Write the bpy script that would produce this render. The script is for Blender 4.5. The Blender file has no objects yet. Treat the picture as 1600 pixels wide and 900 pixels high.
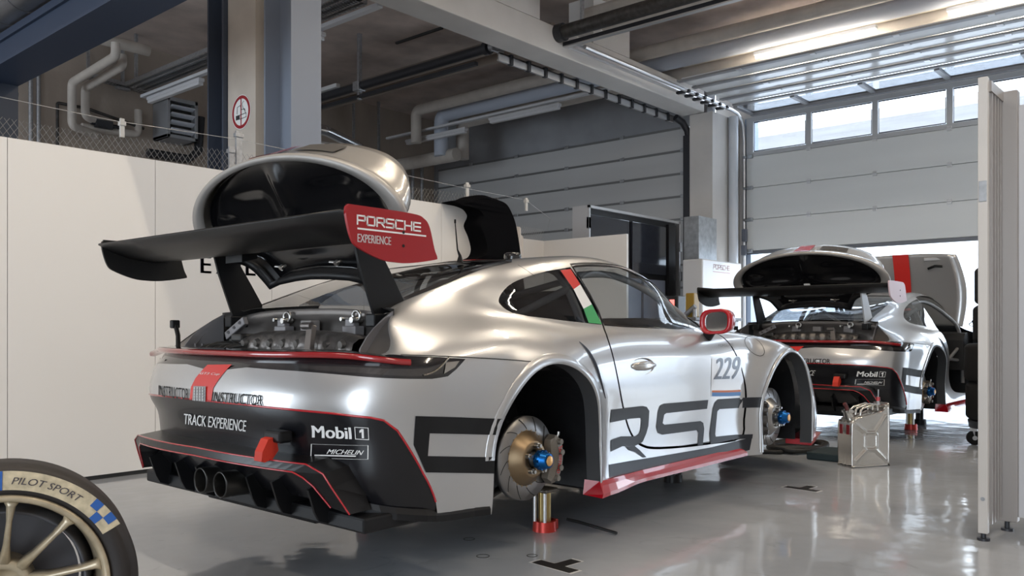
import bpy, bmesh, math, random
import numpy as np
from mathutils import Vector, Matrix, geometry
random.seed(7)
SC = bpy.context.scene
COL = SC.collection

# ---------------------------------------------------------------- camera
FPX, YH, YAW = 1328.0, 514.0, math.radians(41.2)
CAM = (-2.923, -3.291, 1.012)
cd = bpy.data.cameras.new('camera')
cam = bpy.data.objects.new('camera', cd); COL.objects.link(cam)
cam.location = CAM
cam.rotation_euler = (math.pi/2, 0, YAW - math.pi/2)
cd.sensor_width = 36.0
cd.lens = FPX/1600*36.0
cd.shift_y = (YH-450)/1600
cd.clip_start = .05; cd.clip_end = 400
SC.camera = cam

# ---------------------------------------------------------------- world and exposure
w = bpy.data.worlds.new('sky'); SC.world = w; w.use_nodes = True
nt = w.node_tree; nt.nodes.clear()
o_ = nt.nodes.new('ShaderNodeOutputWorld'); b_ = nt.nodes.new('ShaderNodeBackground')
b_.inputs[0].default_value = (.80, .90, 1.0, 1); b_.inputs[1].default_value = 6.5
nt.links.new(b_.outputs[0], o_.inputs[0])
SC.view_settings.view_transform = 'Standard'; SC.view_settings.look = 'None'
SC.view_settings.gamma = 1; SC.view_settings.use_curve_mapping = False
SC.view_settings.exposure = 0.33
def area(name, loc, rot, sx, sy, power, color, spread=180):
    l = bpy.data.lights.new(name, 'AREA'); l.shape = 'RECTANGLE'; l.size = sx; l.size_y = sy
    l.energy = power; l.color = color; l.spread = math.radians(spread)
    o = bpy.data.objects.new(name, l); COL.objects.link(o); o.location = loc; o.rotation_euler = rot
    return o
R_ = math.radians
# daylight comes through the open door ends; the portals only guide the sampling of the sky
def portal(loc, rot, sx, sy):
    o = area('daylight_portal', loc, rot, sx, sy, 1, (1, 1, 1)); o.data.cycles.is_portal = True
portal((10.3, .45, 1.1), (0, R_(90), 0), 2.2, 4.9)
portal((10.3, -4.7, 1.25), (0, R_(90), 0), 2.5, 4.0)
portal((-9.2, -4.6, 2.15), (0, R_(-90), 0), 4.3, 4.0)
portal((-9.2, 6.7, 1.6), (0, R_(-90), 0), 3.2, 5.0)


# ---------------------------------------------------------------- materials
MATS = {}
def mat(name, color, rough=.5, metal=0, coat=0, alpha=1, emit=None, es=0, spec=.5, bump=None, noise=None, aniso=0, ior=1.5):
    if name in MATS: return MATS[name]
    m = bpy.data.materials.new(name); m.use_nodes = True; n = m.node_tree; p = n.nodes['Principled BSDF']
    p.inputs['Base Color'].default_value = (*color, 1); p.inputs['Roughness'].default_value = rough
    p.inputs['Metallic'].default_value = metal; p.inputs['Coat Weight'].default_value = coat
    p.inputs['Coat Roughness'].default_value = .03; p.inputs['Alpha'].default_value = alpha
    p.inputs['Specular IOR Level'].default_value = spec; p.inputs['IOR'].default_value = ior
    if emit: p.inputs['Emission Color'].default_value = (*emit, 1); p.inputs['Emission Strength'].default_value = es
    if bump or noise:
        tc = n.nodes.new('ShaderNodeTexCoord')
    if noise:   # (scale, amount, detail[, stretch xyz])
        mp = n.nodes.new('ShaderNodeMapping'); n.links.new(tc.outputs['Object'], mp.inputs[0])
        if len(noise) > 3: mp.inputs['Scale'].default_value = noise[3]
        nz = n.nodes.new('ShaderNodeTexNoise'); nz.inputs['Scale'].default_value = noise[0]; nz.inputs['Detail'].default_value = noise[2]
        n.links.new(mp.outputs[0], nz.inputs['Vector'])
        cr = n.nodes.new('ShaderNodeValToRGB'); a = noise[1]
        cr.color_ramp.elements[0].position = .3; cr.color_ramp.elements[1].position = .7
        cr.color_ramp.elements[0].color = (*[c*(1-a) for c in color], 1); cr.color_ramp.elements[1].color = (*[min(1, c*(1+a)) for c in color], 1)
        n.links.new(nz.outputs['Fac'], cr.inputs[0]); n.links.new(cr.outputs[0], p.inputs['Base Color'])
    if bump:    # (scale, strength, distance)
        nb = n.nodes.new('ShaderNodeTexNoise'); nb.inputs['Scale'].default_value = bump[0]; nb.inputs['Detail'].default_value = 3
        n.links.new(tc.outputs['Object'], nb.inputs['Vector'])
        bp = n.nodes.new('ShaderNodeBump'); bp.inputs['Strength'].default_value = bump[1]; bp.inputs['Distance'].default_value = bump[2]
        n.links.new(nb.outputs['Fac'], bp.inputs['Height']); n.links.new(bp.outputs[0], p.inputs['Normal'])
    MATS[name] = m
    return m

def glass_mat(name, tint, transp, rough=.0):
    if name in MATS: return MATS[name]
    m = bpy.data.materials.new(name); m.use_nodes = True; n = m.node_tree; n.nodes.clear()
    out = n.nodes.new('ShaderNodeOutputMaterial'); mx = n.nodes.new('ShaderNodeMixShader')
    tr = n.nodes.new('ShaderNodeBsdfTransparent'); tr.inputs[0].default_value = (*[transp*t for t in tint], 1)
    gl = n.nodes.new('ShaderNodeBsdfGlossy'); gl.inputs['Roughness'].default_value = rough; gl.inputs[0].default_value = (1, 1, 1, 1)
    fr = n.nodes.new('ShaderNodeFresnel'); ge = n.nodes.new('ShaderNodeNewGeometry'); mr = n.nodes.new('ShaderNodeMapRange'); mr.inputs[3].default_value = 1.5; mr.inputs[4].default_value = 1/1.5
    n.links.new(ge.outputs['Backfacing'], mr.inputs[0]); n.links.new(mr.outputs[0], fr.inputs[0])   # a thin pane reflects alike from both sides
    n.links.new(fr.outputs[0], mx.inputs[0]); n.links.new(tr.outputs[0], mx.inputs[1]); n.links.new(gl.outputs[0], mx.inputs[2])
    n.links.new(mx.outputs[0], out.inputs[0]); MATS[name] = m
    return m

# ---------------------------------------------------------------- mesh helpers
class MB:
    """collects shapes, built as ONE mesh object"""
    def __init__(s): s.v = []; s.f = []; s.sm = []; s.mi = []; s.nrm = {}; s.cur = 0
    def add(s, vs, fs, smooth=False, M=None, normals=None):
        o = len(s.v)
        for i, p in enumerate(vs):
            p = Vector(p)
            if M is not None: p = M @ p
            s.v.append(p)
            if normals is not None: s.nrm[o+i] = tuple(normals[i])
        for f in fs: s.f.append([o+i for i in f]); s.sm.append(smooth); s.mi.append(s.cur)
        return s
    def box(s, x0, x1, y0, y1, z0, z1, M=None):
        v = [(x, y, z) for x in (x0, x1) for y in (y0, y1) for z in (z0, z1)]
        f = [(0,1,3,2),(4,6,7,5),(0,4,5,1),(2,3,7,6),(0,2,6,4),(1,5,7,3)]
        return s.add(v, f, False, M)
    def bbox(s, x0, x1, y0, y1, z0, z1, b=.01, M=None, seg=2):
        bm = bmesh.new(); bmesh.ops.create_cube(bm, size=1)
        for v in bm.verts: v.co = Vector(((x0+x1)/2+v.co.x*(x1-x0), (y0+y1)/2+v.co.y*(y1-y0), (z0+z1)/2+v.co.z*(z1-z0)))
        bmesh.ops.bevel(bm, geom=bm.edges[:], offset=b, segments=seg, profile=.5, affect='EDGES')
        return s.bm(bm, False, M)
    def bm(s, bm, smooth=False, M=None):
        bm.verts.index_update()
        s.add([v.co.copy() for v in bm.verts], [[v.index for v in f.verts] for f in bm.faces], smooth, M); bm.free(); return s
    def cyl(s, p0, p1, r, r1=None, n=16, caps=True, M=None, smooth=True):
        p0, p1 = Vector(p0), Vector(p1); r1 = r if r1 is None else r1
        d = (p1-p0).normalized(); a = d.orthogonal().normalized(); b = d.cross(a)
        vs = []
        for p, rr in ((p0, r), (p1, r1)):
            for i in range(n):
                t = 2*math.pi*i/n; vs.append(p+a*math.cos(t)*rr+b*math.sin(t)*rr)
        s.add(vs, [(i, (i+1) % n, n+(i+1) % n, n+i) for i in range(n)], smooth, M)
        if caps:
            s.add(vs[:n], [list(range(n-1, -1, -1))], False, M); s.add(vs[n:], [list(range(n))], False, M)
        return s
    def ring(s, p0, p1, ro, ri, n=32, M=None):
        """tube with a hole"""
        p0, p1 = Vector(p0), Vector(p1); d = (p1-p0).normalized(); a = d.orthogonal().normalized(); b = d.cross(a)
        vs = []
        for p, rr in ((p0, ro), (p1, ro), (p1, ri), (p0, ri)):
            for i in range(n):
                t = 2*math.pi*i/n; vs.append(p+a*math.cos(t)*rr+b*math.sin(t)*rr)
        for k in range(4):
            o = k*n; q = ((k+1) % 4)*n
            s.add([vs[o+i] for i in range(n)]+[vs[q+i] for i in range(n)], [(i, (i+1) % n, n+(i+1) % n, n+i) for i in range(n)], k in (0, 2), M)
        return s
    def lathe(s, prof, axis0, axis, n=32, M=None, smooth=True, ref=None):
        """prof: list of (distance along axis, radius)"""
        o = Vector(axis0); d = Vector(axis).normalized(); a = (Vector(ref) if ref else d.orthogonal()).normalized(); b = d.cross(a)
        vs = []
        for h, r in prof:
            for i in range(n):
                t = 2*math.pi*i/n; vs.append(o+d*h+(a*math.cos(t)+b*math.sin(t))*r)
        fs = [(k*n+i, k*n+(i+1) % n, (k+1)*n+(i+1) % n, (k+1)*n+i) for k in range(len(prof)-1) for i in range(n)]
        return s.add(vs, fs, smooth, M)
    def tube(s, pts, r, n=10, closed=False, caps=True, M=None, smooth=True):
        pts = [Vector(p) for p in pts]; N = len(pts); rr = r if isinstance(r, (list, tuple)) else [r]*N
        vs = []; up = None
        for i, p in enumerate(pts):
            if closed: t = pts[(i+1) % N]-pts[i-1]
            else: t = pts[min(i+1, N-1)]-pts[max(i-1, 0)]
            t.normalize()
            if up is None: a = t.orthogonal().normalized()
            else:
                a = up-t*up.dot(t)
                if a.length < 1e-5: a = t.orthogonal()
                a.normalize()
            up = a; b = t.cross(a)
            for k in range(n):
                q = 2*math.pi*k/n; vs.append(p+(a*math.cos(q)+b*math.sin(q))*rr[i])
        M_ = N if closed else N-1
        fs = [(i*n+k, i*n+(k+1) % n, ((i+1) % N)*n+(k+1) % n, ((i+1) % N)*n+k) for i in range(M_) for k in range(n)]
        s.add(vs, fs, smooth, M)
        if caps and not closed: s.add(vs[:n], [list(range(n-1, -1, -1))], False, M); s.add(vs[-n:], [list(range(n))], False, M)
        return s
    def prism(s, poly, axis, a0, a1, M=None, smooth=False):
        """poly: 2D outline in the two other axes (cyclic order x,y,z), extruded from a0 to a1"""
        def P(q, a):
            return {'x': (a, q[0], q[1]), 'y': (q[0], a, q[1]), 'z': (q[0], q[1], a)}[axis]
        n = len(poly); vs = [P(q, a0) for q in poly]+[P(q, a1) for q in poly]
        s.add(vs, [(i, (i+1) % n, n+(i+1) % n, n+i) for i in range(n)], smooth, M)
        tri = geometry.tessellate_polygon([[Vector((q[0], q[1], 0)) for q in poly]])
        s.add(vs[:n], [t[::-1] for t in tri], False, M); s.add(vs[n:], list(tri), False, M)
        return s
    def quad(s, a, b, c, d, M=None): return s.add([a, b, c, d], [(0, 1, 2, 3)], False, M)
    def pieces(s):
        """groups of faces whose islands lie near one another; pieces far apart become parts of their own"""
        n = len(s.v); root = list(range(n))
        def find(i):
            while root[i] != i: root[i] = root[root[i]]; i = root[i]
            return i
        for f in s.f:
            a = find(f[0])
            for q in f[1:]: root[find(q)] = a
        ids = {}; isl = [ids.setdefault(find(i), len(ids)) for i in range(n)]; k = len(ids)
        if k < 2 or k > 700: return None
        P = np.array([tuple(v) for v in s.v]); I = np.array(isl); lo = np.full((k, 3), 9e9); hi = -lo
        np.minimum.at(lo, I, P); np.maximum.at(hi, I, P); size = (hi-lo).max(1)
        gap = np.maximum(0, np.maximum(lo[:, None]-hi[None], lo[None]-hi[:, None])); near = np.sqrt((gap**2).sum(2)) <= np.maximum(.019, .49*np.maximum(size[:, None], size[None]))
        g = list(range(k))
        def fg(i):
            while g[i] != i: i = g[i]
            return i
        for a, b in zip(*np.nonzero(np.triu(near, 1))): g[fg(int(a))] = fg(int(b))
        out = {}
        for fi, f in enumerate(s.f): out.setdefault(fg(isl[f[0]]), []).append(fi)
        return sorted(out.values(), key=len, reverse=True) if len(out) > 1 else None
    def build(s, name, m, parent=None, fixn=True, loc=None, split=True):
        if parent is not None and split:
            gs = s.pieces()
            if gs:
                first = None
                for g in gs:
                    t = MB(); mp = {}
                    for fi in g:
                        for i in s.f[fi]:
                            if i not in mp:
                                mp[i] = len(t.v); t.v.append(s.v[i])
                                if s.nrm: t.nrm[mp[i]] = s.nrm.get(i, (0, 0, 0))
                        t.f.append([mp[i] for i in s.f[fi]]); t.sm.append(s.sm[fi]); t.mi.append(s.mi[fi])
                    o = t.build(name, m, parent, fixn, loc, False); first = first or o
                return first
        me = bpy.data.meshes.new(name); me.from_pydata([tuple(v) for v in s.v], [], s.f)
        ms = m if isinstance(m, (list, tuple)) else [m]
        for x in ms: me.materials.append(x)
        if fixn and not s.nrm:
            bm = bmesh.new(); bm.from_mesh(me)
            bmesh.ops.recalc_face_normals(bm, faces=bm.faces); bm.to_mesh(me); bm.free()
        me.polygons.foreach_set('use_smooth', s.sm); me.polygons.foreach_set('material_index', s.mi)
        me.update()
        if s.nrm:
            me.polygons.foreach_set('use_smooth', [True]*len(s.f))
            me.normals_split_custom_set_from_vertices([s.nrm.get(i, (0, 0, 0)) for i in range(len(s.v))])
        o = bpy.data.objects.new(name, me); COL.objects.link(o)
        if parent: o.parent = parent
        if loc: o.location = loc
        return o

def tag(o, label=None, cat=None, group=None, kind=None):
    if label: o['label'] = label
    if cat: o['category'] = cat
    if group: o['group'] = group
    if kind: o['kind'] = kind
    return o
def empty(name, loc, rz=0, label=None, cat=None, group=None):
    o = bpy.data.objects.new(name, None); COL.objects.link(o); o.location = loc; o.rotation_euler = (0, 0, rz)
    o.empty_display_size = .1
    return tag(o, label, cat, group)
def struct(mb, name, m, **k): return tag(mb.build(name, m, **k), kind='structure')
def copy_tree(o, parent=None):
    c = o.copy(); COL.objects.link(c); c.parent = parent
    for ch in list(o.children): copy_tree(ch, c)
    return c
R = math.radians
def Txyz(x=0, y=0, z=0, rx=0, ry=0, rz=0):
    return Matrix.Translation((x, y, z)) @ Matrix.Rotation(rz, 4, 'Z') @ Matrix.Rotation(ry, 4, 'Y') @ Matrix.Rotation(rx, 4, 'X')
def text_mesh(s, size=1.0, align='LEFT', bold=0.0, shear=0.0):
    cu = bpy.data.curves.new('t', 'FONT'); cu.body = s; cu.size = size; cu.align_x = align;  cu.shear = shear; cu.resolution_u = 3
    ob = bpy.data.objects.new('t', cu); COL.objects.link(ob)
    dg = bpy.context.evaluated_depsgraph_get(); me = bpy.data.meshes.new_from_object(ob.evaluated_get(dg))
    vs = [v.co.copy() for v in me.vertices]; fs = [list(p.vertices) for p in me.polygons]
    bpy.data.objects.remove(ob); bpy.data.curves.remove(cu); bpy.data.meshes.remove(me)
    if bold:     # heavier strokes: the outline laid down again a little to each side
        n = len(vs); vs = [v+Vector((d_, 0, 0)) for d_ in (-bold, 0, bold) for v in vs]; fs = [[i+k*n for i in f] for k in range(3) for f in fs]
    return vs, fs
# ---------------------------------------------------------------- car materials
paint = mat('silver_paint', (.50, .50, .505), .30, .68, 1.0)
paint_in = mat('primer_inside', (.30, .28, .27), .5, .2)
blackg = mat('black_gloss', (.010, .010, .012), .12, 0, .6)
blackm = mat('black_satin', (.009, .009, .010), .42, spec=.25)
carbon = mat('wing_black', (.012, .0115, .0115), .42, spec=.35)
rubber = mat('rubber', (.012, .011, .011), .75, spec=.2)
redp = mat('red_gloss', (.40, .006, .014), .25, 0, .8)
redlight = mat('red_lens', (.30, .012, .015), .12, 0, 1)
greyvinyl = mat('dark_vinyl', (.018, .020, .026), .38, 0, 0, spec=.35)
blackvinyl = mat('black_vinyl', (.012, .012, .013), .5, 0, 0, spec=.2)
white = mat('white_vinyl', (.80, .80, .79), .4)
greenv = mat('green_vinyl', (.02, .33, .09), .35, 0, .4)
redv = mat('red_vinyl', (.62, .02, .015), .35, 0, .4)
gap = mat('seam_dark', (.006, .006, .006), .8)
steel = mat('steel', (.55, .54, .52), .3, 1)
rotor = mat('rotor_steel', (.30, .29, .285), .38, 1)
bronze = mat('bronze_bell', (.30, .215, .13), .38, .9)
castm = mat('cast_metal', (.20, .18, .155), .5, .7)
darkmet = mat('dark_metal', (.06, .058, .055), .45, .6)
liner = mat('liner_black', (.006, .006, .007), .45, spec=.3, bump=(9, .35, .02))
blueal = mat('blue_anodised', (.01, .11, .34), .3, .9)
goldp = mat('gold_tube', (.42, .31, .13), .35, .9)
glass_dark = glass_mat('tinted_glass', (.9, .95, 1), .45)
glass_clear = glass_mat('clear_glass', (.94, .98, 1), .88)
lens = mat('lamp_lens', (.035, .032, .032), .08, .2, 1)
chrome = mat('chrome', (.85, .85, .85), .12, 1)
darkgrey_paint = mat('bay_paint', (.165, .15, .14), .35, .6, .6)
primer_grey = mat('bay_grey', (.22, .21, .215), .45, .3)
interior = mat('interior_black', (.008, .008, .009), .6)
whitetube = mat('cage_paint', (.18, .18, .18), .5)


def strokes(word_pts, wdt):
    """polyline strokes -> convex quads as outlines"""
    out = []
    for pl in word_pts:
        for a, b in zip(pl[:-1], pl[1:]):
            a = np.array(a, float); b = np.array(b, float); d = (b-a)/np.linalg.norm(b-a); n = np.array([-d[1], d[0]])*wdt/2; e = d*wdt/2
            out.append([tuple(a-e+n), tuple(b+e+n), tuple(b+e-n), tuple(a-e-n)])
    return out
WIDE = {'P': [[(0,0),(0,1),(.9,1),(1,.9),(1,.55),(.9,.45),(0,.45)]], 'O': [[(.1,0),(.9,0),(1,.1),(1,.9),(.9,1),(.1,1),(0,.9),(0,.1),(.1,0)]],
 'R': [[(0,0),(0,1),(.9,1),(1,.9),(1,.55),(.9,.45),(0,.45)],[(.55,.45),(1,0)]], 'S': [[(1,1),(.1,1),(0,.9),(0,.6),(.1,.5),(.9,.5),(1,.4),(1,.1),(.9,0),(0,0)]],
 'C': [[(1,1),(.1,1),(0,.9),(0,.1),(.1,0),(1,0)]], 'H': [[(0,0),(0,1)],[(1,0),(1,1)],[(0,.5),(1,.5)]], 'E': [[(1,1),(0,1),(0,0),(1,0)],[(0,.5),(1,.5)]]}
def wide_word(wd, w_=1.0, gapx=.35):
    out = []; x = 0
    for ch in wd:
        out += strokes([[(x+p[0]*w_, p[1]) for p in pl] for pl in WIDE[ch]], .2); x += w_+gapx
    return out, x-gapx

def smooth(e0, e1, x): t = np.clip((x-e0)/(e1-e0), 0, 1); return t*t*(3-2*t)
def resample(poly, step, closed=True):
    out = []; n = len(poly)
    for i in range(n if closed else n-1):
        a = np.array(poly[i]); b = np.array(poly[(i+1) % n]); k = max(1, int(np.linalg.norm(b-a)/step))
        for j in range(k): out.append(tuple(a+(b-a)*j/k))
    if not closed: out.append(tuple(poly[-1]))
    return out
def smooth_poly(pts, n=6, closed=False):
    """Catmull-Rom through pts"""
    P = [np.array(p, float) for p in pts]; N = len(P); out = []
    for i in range(N if closed else N-1):
        if closed: p0, p1, p2, p3 = P[i-1], P[i], P[(i+1) % N], P[(i+2) % N]
        else: p0, p1, p2, p3 = P[max(i-1, 0)], P[i], P[i+1], P[min(i+2, N-1)]
        for j in range(n):
            t = j/n; out.append(tuple(.5*((2*p1)+(-p0+p2)*t+(2*p0-5*p1+4*p2-p3)*t*t+(-p0+3*p1-3*p2+p3)*t**3)))
    if not closed: out.append(tuple(P[-1]))
    return out
def inpoly(px, py, poly):
    px = np.asarray(px); py = np.asarray(py); r = np.zeros(len(px), bool); n = len(poly); j = n-1
    for i in range(n):
        xi, yi = poly[i]; xj, yj = poly[j]
        if yi != yj:
            c = ((yi > py) != (yj > py)) & (px < (xj-xi)*(py-yi)/(yj-yi)+xi); r ^= c
        j = i
    return r
def edge_dist(uv, poly, closed=True):
    P = np.array(poly); d = np.full(len(uv), 9.)
    for i in range(len(P)-(0 if closed else 1)):
        a = P[i]; b = P[(i+1) % len(P)]; ab = b-a; t = np.clip(((uv-a)@ab)/(ab@ab+1e-12), 0, 1); d = np.minimum(d, np.linalg.norm(uv-(a+t[:, None]*ab), axis=1))
    return d
# ================================================================ room materials
def epoxy():
    m = bpy.data.materials.new('epoxy_floor'); m.use_nodes = True; n = m.node_tree; p = n.nodes['Principled BSDF']; L = n.links.new
    tc = n.nodes.new('ShaderNodeTexCoord')
    nz = n.nodes.new('ShaderNodeTexNoise'); nz.inputs['Scale'].default_value = .9; nz.inputs['Detail'].default_value = 6; L(tc.outputs['Object'], nz.inputs['Vector'])
    cr = n.nodes.new('ShaderNodeValToRGB'); cr.color_ramp.elements[0].position = .3; cr.color_ramp.elements[1].position = .72
    cr.color_ramp.elements[0].color = (.33, .35, .385, 1); cr.color_ramp.elements[1].color = (.41, .43, .46, 1); L(nz.outputs['Fac'], cr.inputs[0])
    # scuffs
    n2 = n.nodes.new('ShaderNodeTexNoise'); n2.inputs['Scale'].default_value = 5; n2.inputs['Detail'].default_value = 9; n2.inputs['Distortion'].default_value = 1.5; L(tc.outputs['Object'], n2.inputs['Vector'])
    c2 = n.nodes.new('ShaderNodeValToRGB'); c2.color_ramp.elements[0].position = .64; c2.color_ramp.elements[1].position = .80
    c2.color_ramp.elements[0].color = (1, 1, 1, 1); c2.color_ramp.elements[1].color = (.62, .61, .60, 1); L(n2.outputs['Fac'], c2.inputs[0])
    mx = n.nodes.new('ShaderNodeMixRGB'); mx.blend_type = 'MULTIPLY'; mx.inputs[0].default_value = .6; L(cr.outputs[0], mx.inputs[1]); L(c2.outputs[0], mx.inputs[2]); L(mx.outputs[0], p.inputs['Base Color'])
    p.inputs['Roughness'].default_value = .16; p.inputs['Specular IOR Level'].default_value = .55; p.inputs['IOR'].default_value = 1.55
    rr = n.nodes.new('ShaderNodeMapRange'); rr.inputs[3].default_value = .03; rr.inputs[4].default_value = .16; L(nz.outputs['Fac'], rr.inputs[0]); L(rr.outputs[0], p.inputs['Roughness'])
    n3 = n.nodes.new('ShaderNodeTexNoise'); n3.inputs['Scale'].default_value = 3.2; n3.inputs['Detail'].default_value = 2; L(tc.outputs['Object'], n3.inputs['Vector'])
    bp = n.nodes.new('ShaderNodeBump'); bp.inputs['Strength'].default_value = .25; bp.inputs['Distance'].default_value = .02; L(n3.outputs['Fac'], bp.inputs['Height']); L(bp.outputs[0], p.inputs['Normal'])
    return m
M_floor = epoxy()
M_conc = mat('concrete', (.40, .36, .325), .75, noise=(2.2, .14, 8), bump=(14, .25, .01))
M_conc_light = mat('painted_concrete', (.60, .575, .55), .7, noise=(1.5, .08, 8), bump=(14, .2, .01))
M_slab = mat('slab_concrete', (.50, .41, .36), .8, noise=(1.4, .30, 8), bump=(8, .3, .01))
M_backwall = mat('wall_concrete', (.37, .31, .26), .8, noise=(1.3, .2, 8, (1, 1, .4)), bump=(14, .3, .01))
M_panelwall = mat('white_panel', (.80, .775, .75), .38, 0, .15)
M_cut = mat('panel_edge_dark', (.03, .03, .03), .6)
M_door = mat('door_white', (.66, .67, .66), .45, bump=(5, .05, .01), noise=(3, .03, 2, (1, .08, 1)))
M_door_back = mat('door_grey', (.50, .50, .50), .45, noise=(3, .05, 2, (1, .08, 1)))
M_alu = mat('aluminium', (.62, .62, .63), .32, .85)
M_galv = mat('galvanised', (.42, .43, .45), .38, .8, noise=(30, .15, 4))
M_dkst = mat('black_steel', (.035, .036, .042), .42, .3)
M_blue = mat('blue_grey_steel', (.05, .062, .09), .45, .1)
M_bluelt = mat('grey_steel', (.22, .25, .31), .45, .1)
M_pipe = mat('pipe_grey', (.50, .455, .41), .5, noise=(6, .08, 4))
M_pipe2 = mat('pipe_pale_blue', (.46, .50, .58), .4)
M_duct = mat('duct_dark', (.085, .082, .08), .38, .8, noise=(18, .25, 4))
M_chrome2 = mat('duct_bright', (.75, .77, .8), .15, 1)
M_wire = mat('wire_galv', (.30, .29, .28), .45, .7)
M_wirelight = mat('wire_light', (.55, .55, .55), .4, .6)
M_lampbody = mat('lamp_body', (.60, .60, .62), .4)
M_glasspane = glass_mat('door_pane', (.95, .97, 1), .88)
def emis(name, col, s):
    m = mat(name, (.8, .8, .8), .5, emit=col, es=s); return m
M_tube = emis('tube_on', (1, .92, .80), 3.2)
M_tubedim = mat('tube_off', (.66, .66, .68), .25, 0, .5)

# ================================================================ setting
mb = MB(); mb.box(-9, 10.0, -7, 9.7, -.12, 0); struct(mb, 'floor', M_floor)
mb = MB(); mb.box(10.0, 60, -40, 50, -.14, -.012); struct(mb, 'ground_outside', mat('asphalt_pale', (.42, .42, .42), .8, noise=(.6, .12, 6)))
CEIL = 5.35
mb = MB(); mb.box(-9, 10.2, -7, 9.7, CEIL, CEIL+.25); struct(mb, 'ceiling', M_slab)
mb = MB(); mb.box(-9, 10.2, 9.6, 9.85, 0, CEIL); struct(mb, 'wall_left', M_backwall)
mb = MB(); mb.box(-9, 10.2, -7.2, -7, 0, CEIL); struct(mb, 'wall_right', M_conc_light)
# wall behind the camera, with the pit-lane opening
mb = MB(); mb.box(-9.2, -9, -7, 9.7, 4.3, CEIL); mb.box(-9.2, -9, -2.6, 4.2, 0, 4.3); mb.box(-9.2, -9, -7, -6.6, 0, 4.3); mb.box(-9.2, -9, 9.2, 9.7, 0, 4.3); mb.box(-9.2, -9, 4.2, 9.2, 3.2, 4.3); struct(mb, 'wall_back', M_conc_light)
# front wall with two sectional doors
mb = MB(); mb.box(10.0, 10.25, 2.93, 3.5, 0, CEIL); mb.box(10.0, 10.25, -7, 2.93, 4.42, 4.52); mb.box(10.0, 10.25, -7, 2.93, 5.15, CEIL); mb.box(10.0, 10.25, -2.75, -2.1, 0, 4.42); mb.box(10.0, 10.25, -7, -6.7, 0, 4.42); mb.box(10.0, 10.25, -6.7, -2.75, 2.5, 4.42)
struct(mb, 'wall_front', M_conc_light)
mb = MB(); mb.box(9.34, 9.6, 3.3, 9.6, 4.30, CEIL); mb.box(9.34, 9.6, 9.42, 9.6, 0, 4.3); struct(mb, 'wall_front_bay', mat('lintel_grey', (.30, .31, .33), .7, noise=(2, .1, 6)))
for k in range(5):  # clerestory added above the door so daylight shows through the raised panes
    mb = MB(); mb.box(10.1, 10.106, 2.93-2*k-1.94, 2.93-2*k-.03, 4.52, 5.15); struct(mb, 'window_%d' % (k+1), M_glasspane)
mb = MB(); mb.box(12.2, 13.3, -12, 14, 4.62, 4.80); mb.box(15.4, 15.6, -12, 16, 4.30, 4.44)
for k in range(8): mb.box(12.6, 12.9, -11.8+k*3.4, -11.5+k*3.4, 0, 4.62) if k not in (3, 4) else None
struct(mb, 'canopy_outside', M_conc_light)
mb = MB(); mb.box(34, 36, -30, 40, 0, 6.1); struct(mb, 'building_outside', mat('pale_facade', (.62, .66, .72), .7))
# pillar and beam
mb = MB(); mb.box(9.08, 10.0, 3.07, 3.47, 0, 4.40); struct(mb, 'trim_1', M_conc_light)
mb = MB(); mb.cyl((9.62, 2.99, 0), (9.62, 2.99, 4.4), .075, n=24); pp = mb.build('downpipe', mat('downpipe_pale', (.62, .65, .70), .35)); tag(pp, 'pale round pipe running up the side of the end pillar', 'pipe')
mb = MB(); mb.bbox(-9, 9.06, 3.2, 3.6, 4.40, 4.74, .012); mb.box(-9, 5.0, 3.2, 3.6, 4.74, CEIL); mb.box(6.1, 6.95, 3.2, 3.6, 4.74, CEIL); struct(mb, 'trim_2', M_conc_light)
# white exhibition wall: panels 0.95 m wide
def wall_panel(x0, x1, y0, y1, z0, z1, label, group=None, side='y'):
    mb = MB(); mb.box(x0, x1, y0, y1, z0, z1); o = mb.build('wall_panel', M_panelwall); return tag(o, label, 'wall panel', 'white exhibition wall panels')
edges_x = [-2.9, -1.955, -1.01, -.065, .88, 1.80, 2.74, 3.68]
names_ = ['white wall panel cut off by the left edge of the picture', 'white wall panel at the far left, behind the loose wheel', 'wide white wall panel left of the raised lid, below the pipes', 'white wall panel behind the left tip of the rear wing, dark letters starting on it', 'white wall panel behind the raised engine lid', 'white wall panel seen under the raised lid, above the rear window', 'white wall panel ending behind the black draped cover']
for i in range(7):
    wall_panel(edges_x[i]+.002, edges_x[i+1]-.002, 2.56, 2.60, .03, 2.205, names_[i])
mb = MB(); mb.box(-2.9, 3.68, 2.575, 2.595, 0, .035); tag(mb.build('wall_kick_strip', M_cut), 'black gap strip along the foot of the white wall', 'skirting')
wall_panel(3.68, 6.0, 3.95, 3.99, .03, 2.2, 'white wall panel set back right of the black draped cover')
wall_panel(6.0, 6.04, 2.62, 3.99, .03, 2.2, 'white wall panel turned towards the car, in front of the monitor rack')
wall_panel(3.66, 3.68, 2.60, 3.99, .03, 2.2, 'white return panel behind the black draped cover')
# lettering on the wall
vs_, fs_ = text_mesh('EXPERIENCE', 1, 'LEFT', .012); A = np.array([(v.x, v.y) for v in vs_]); lo, hi = A.min(0), A.max(0)
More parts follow.
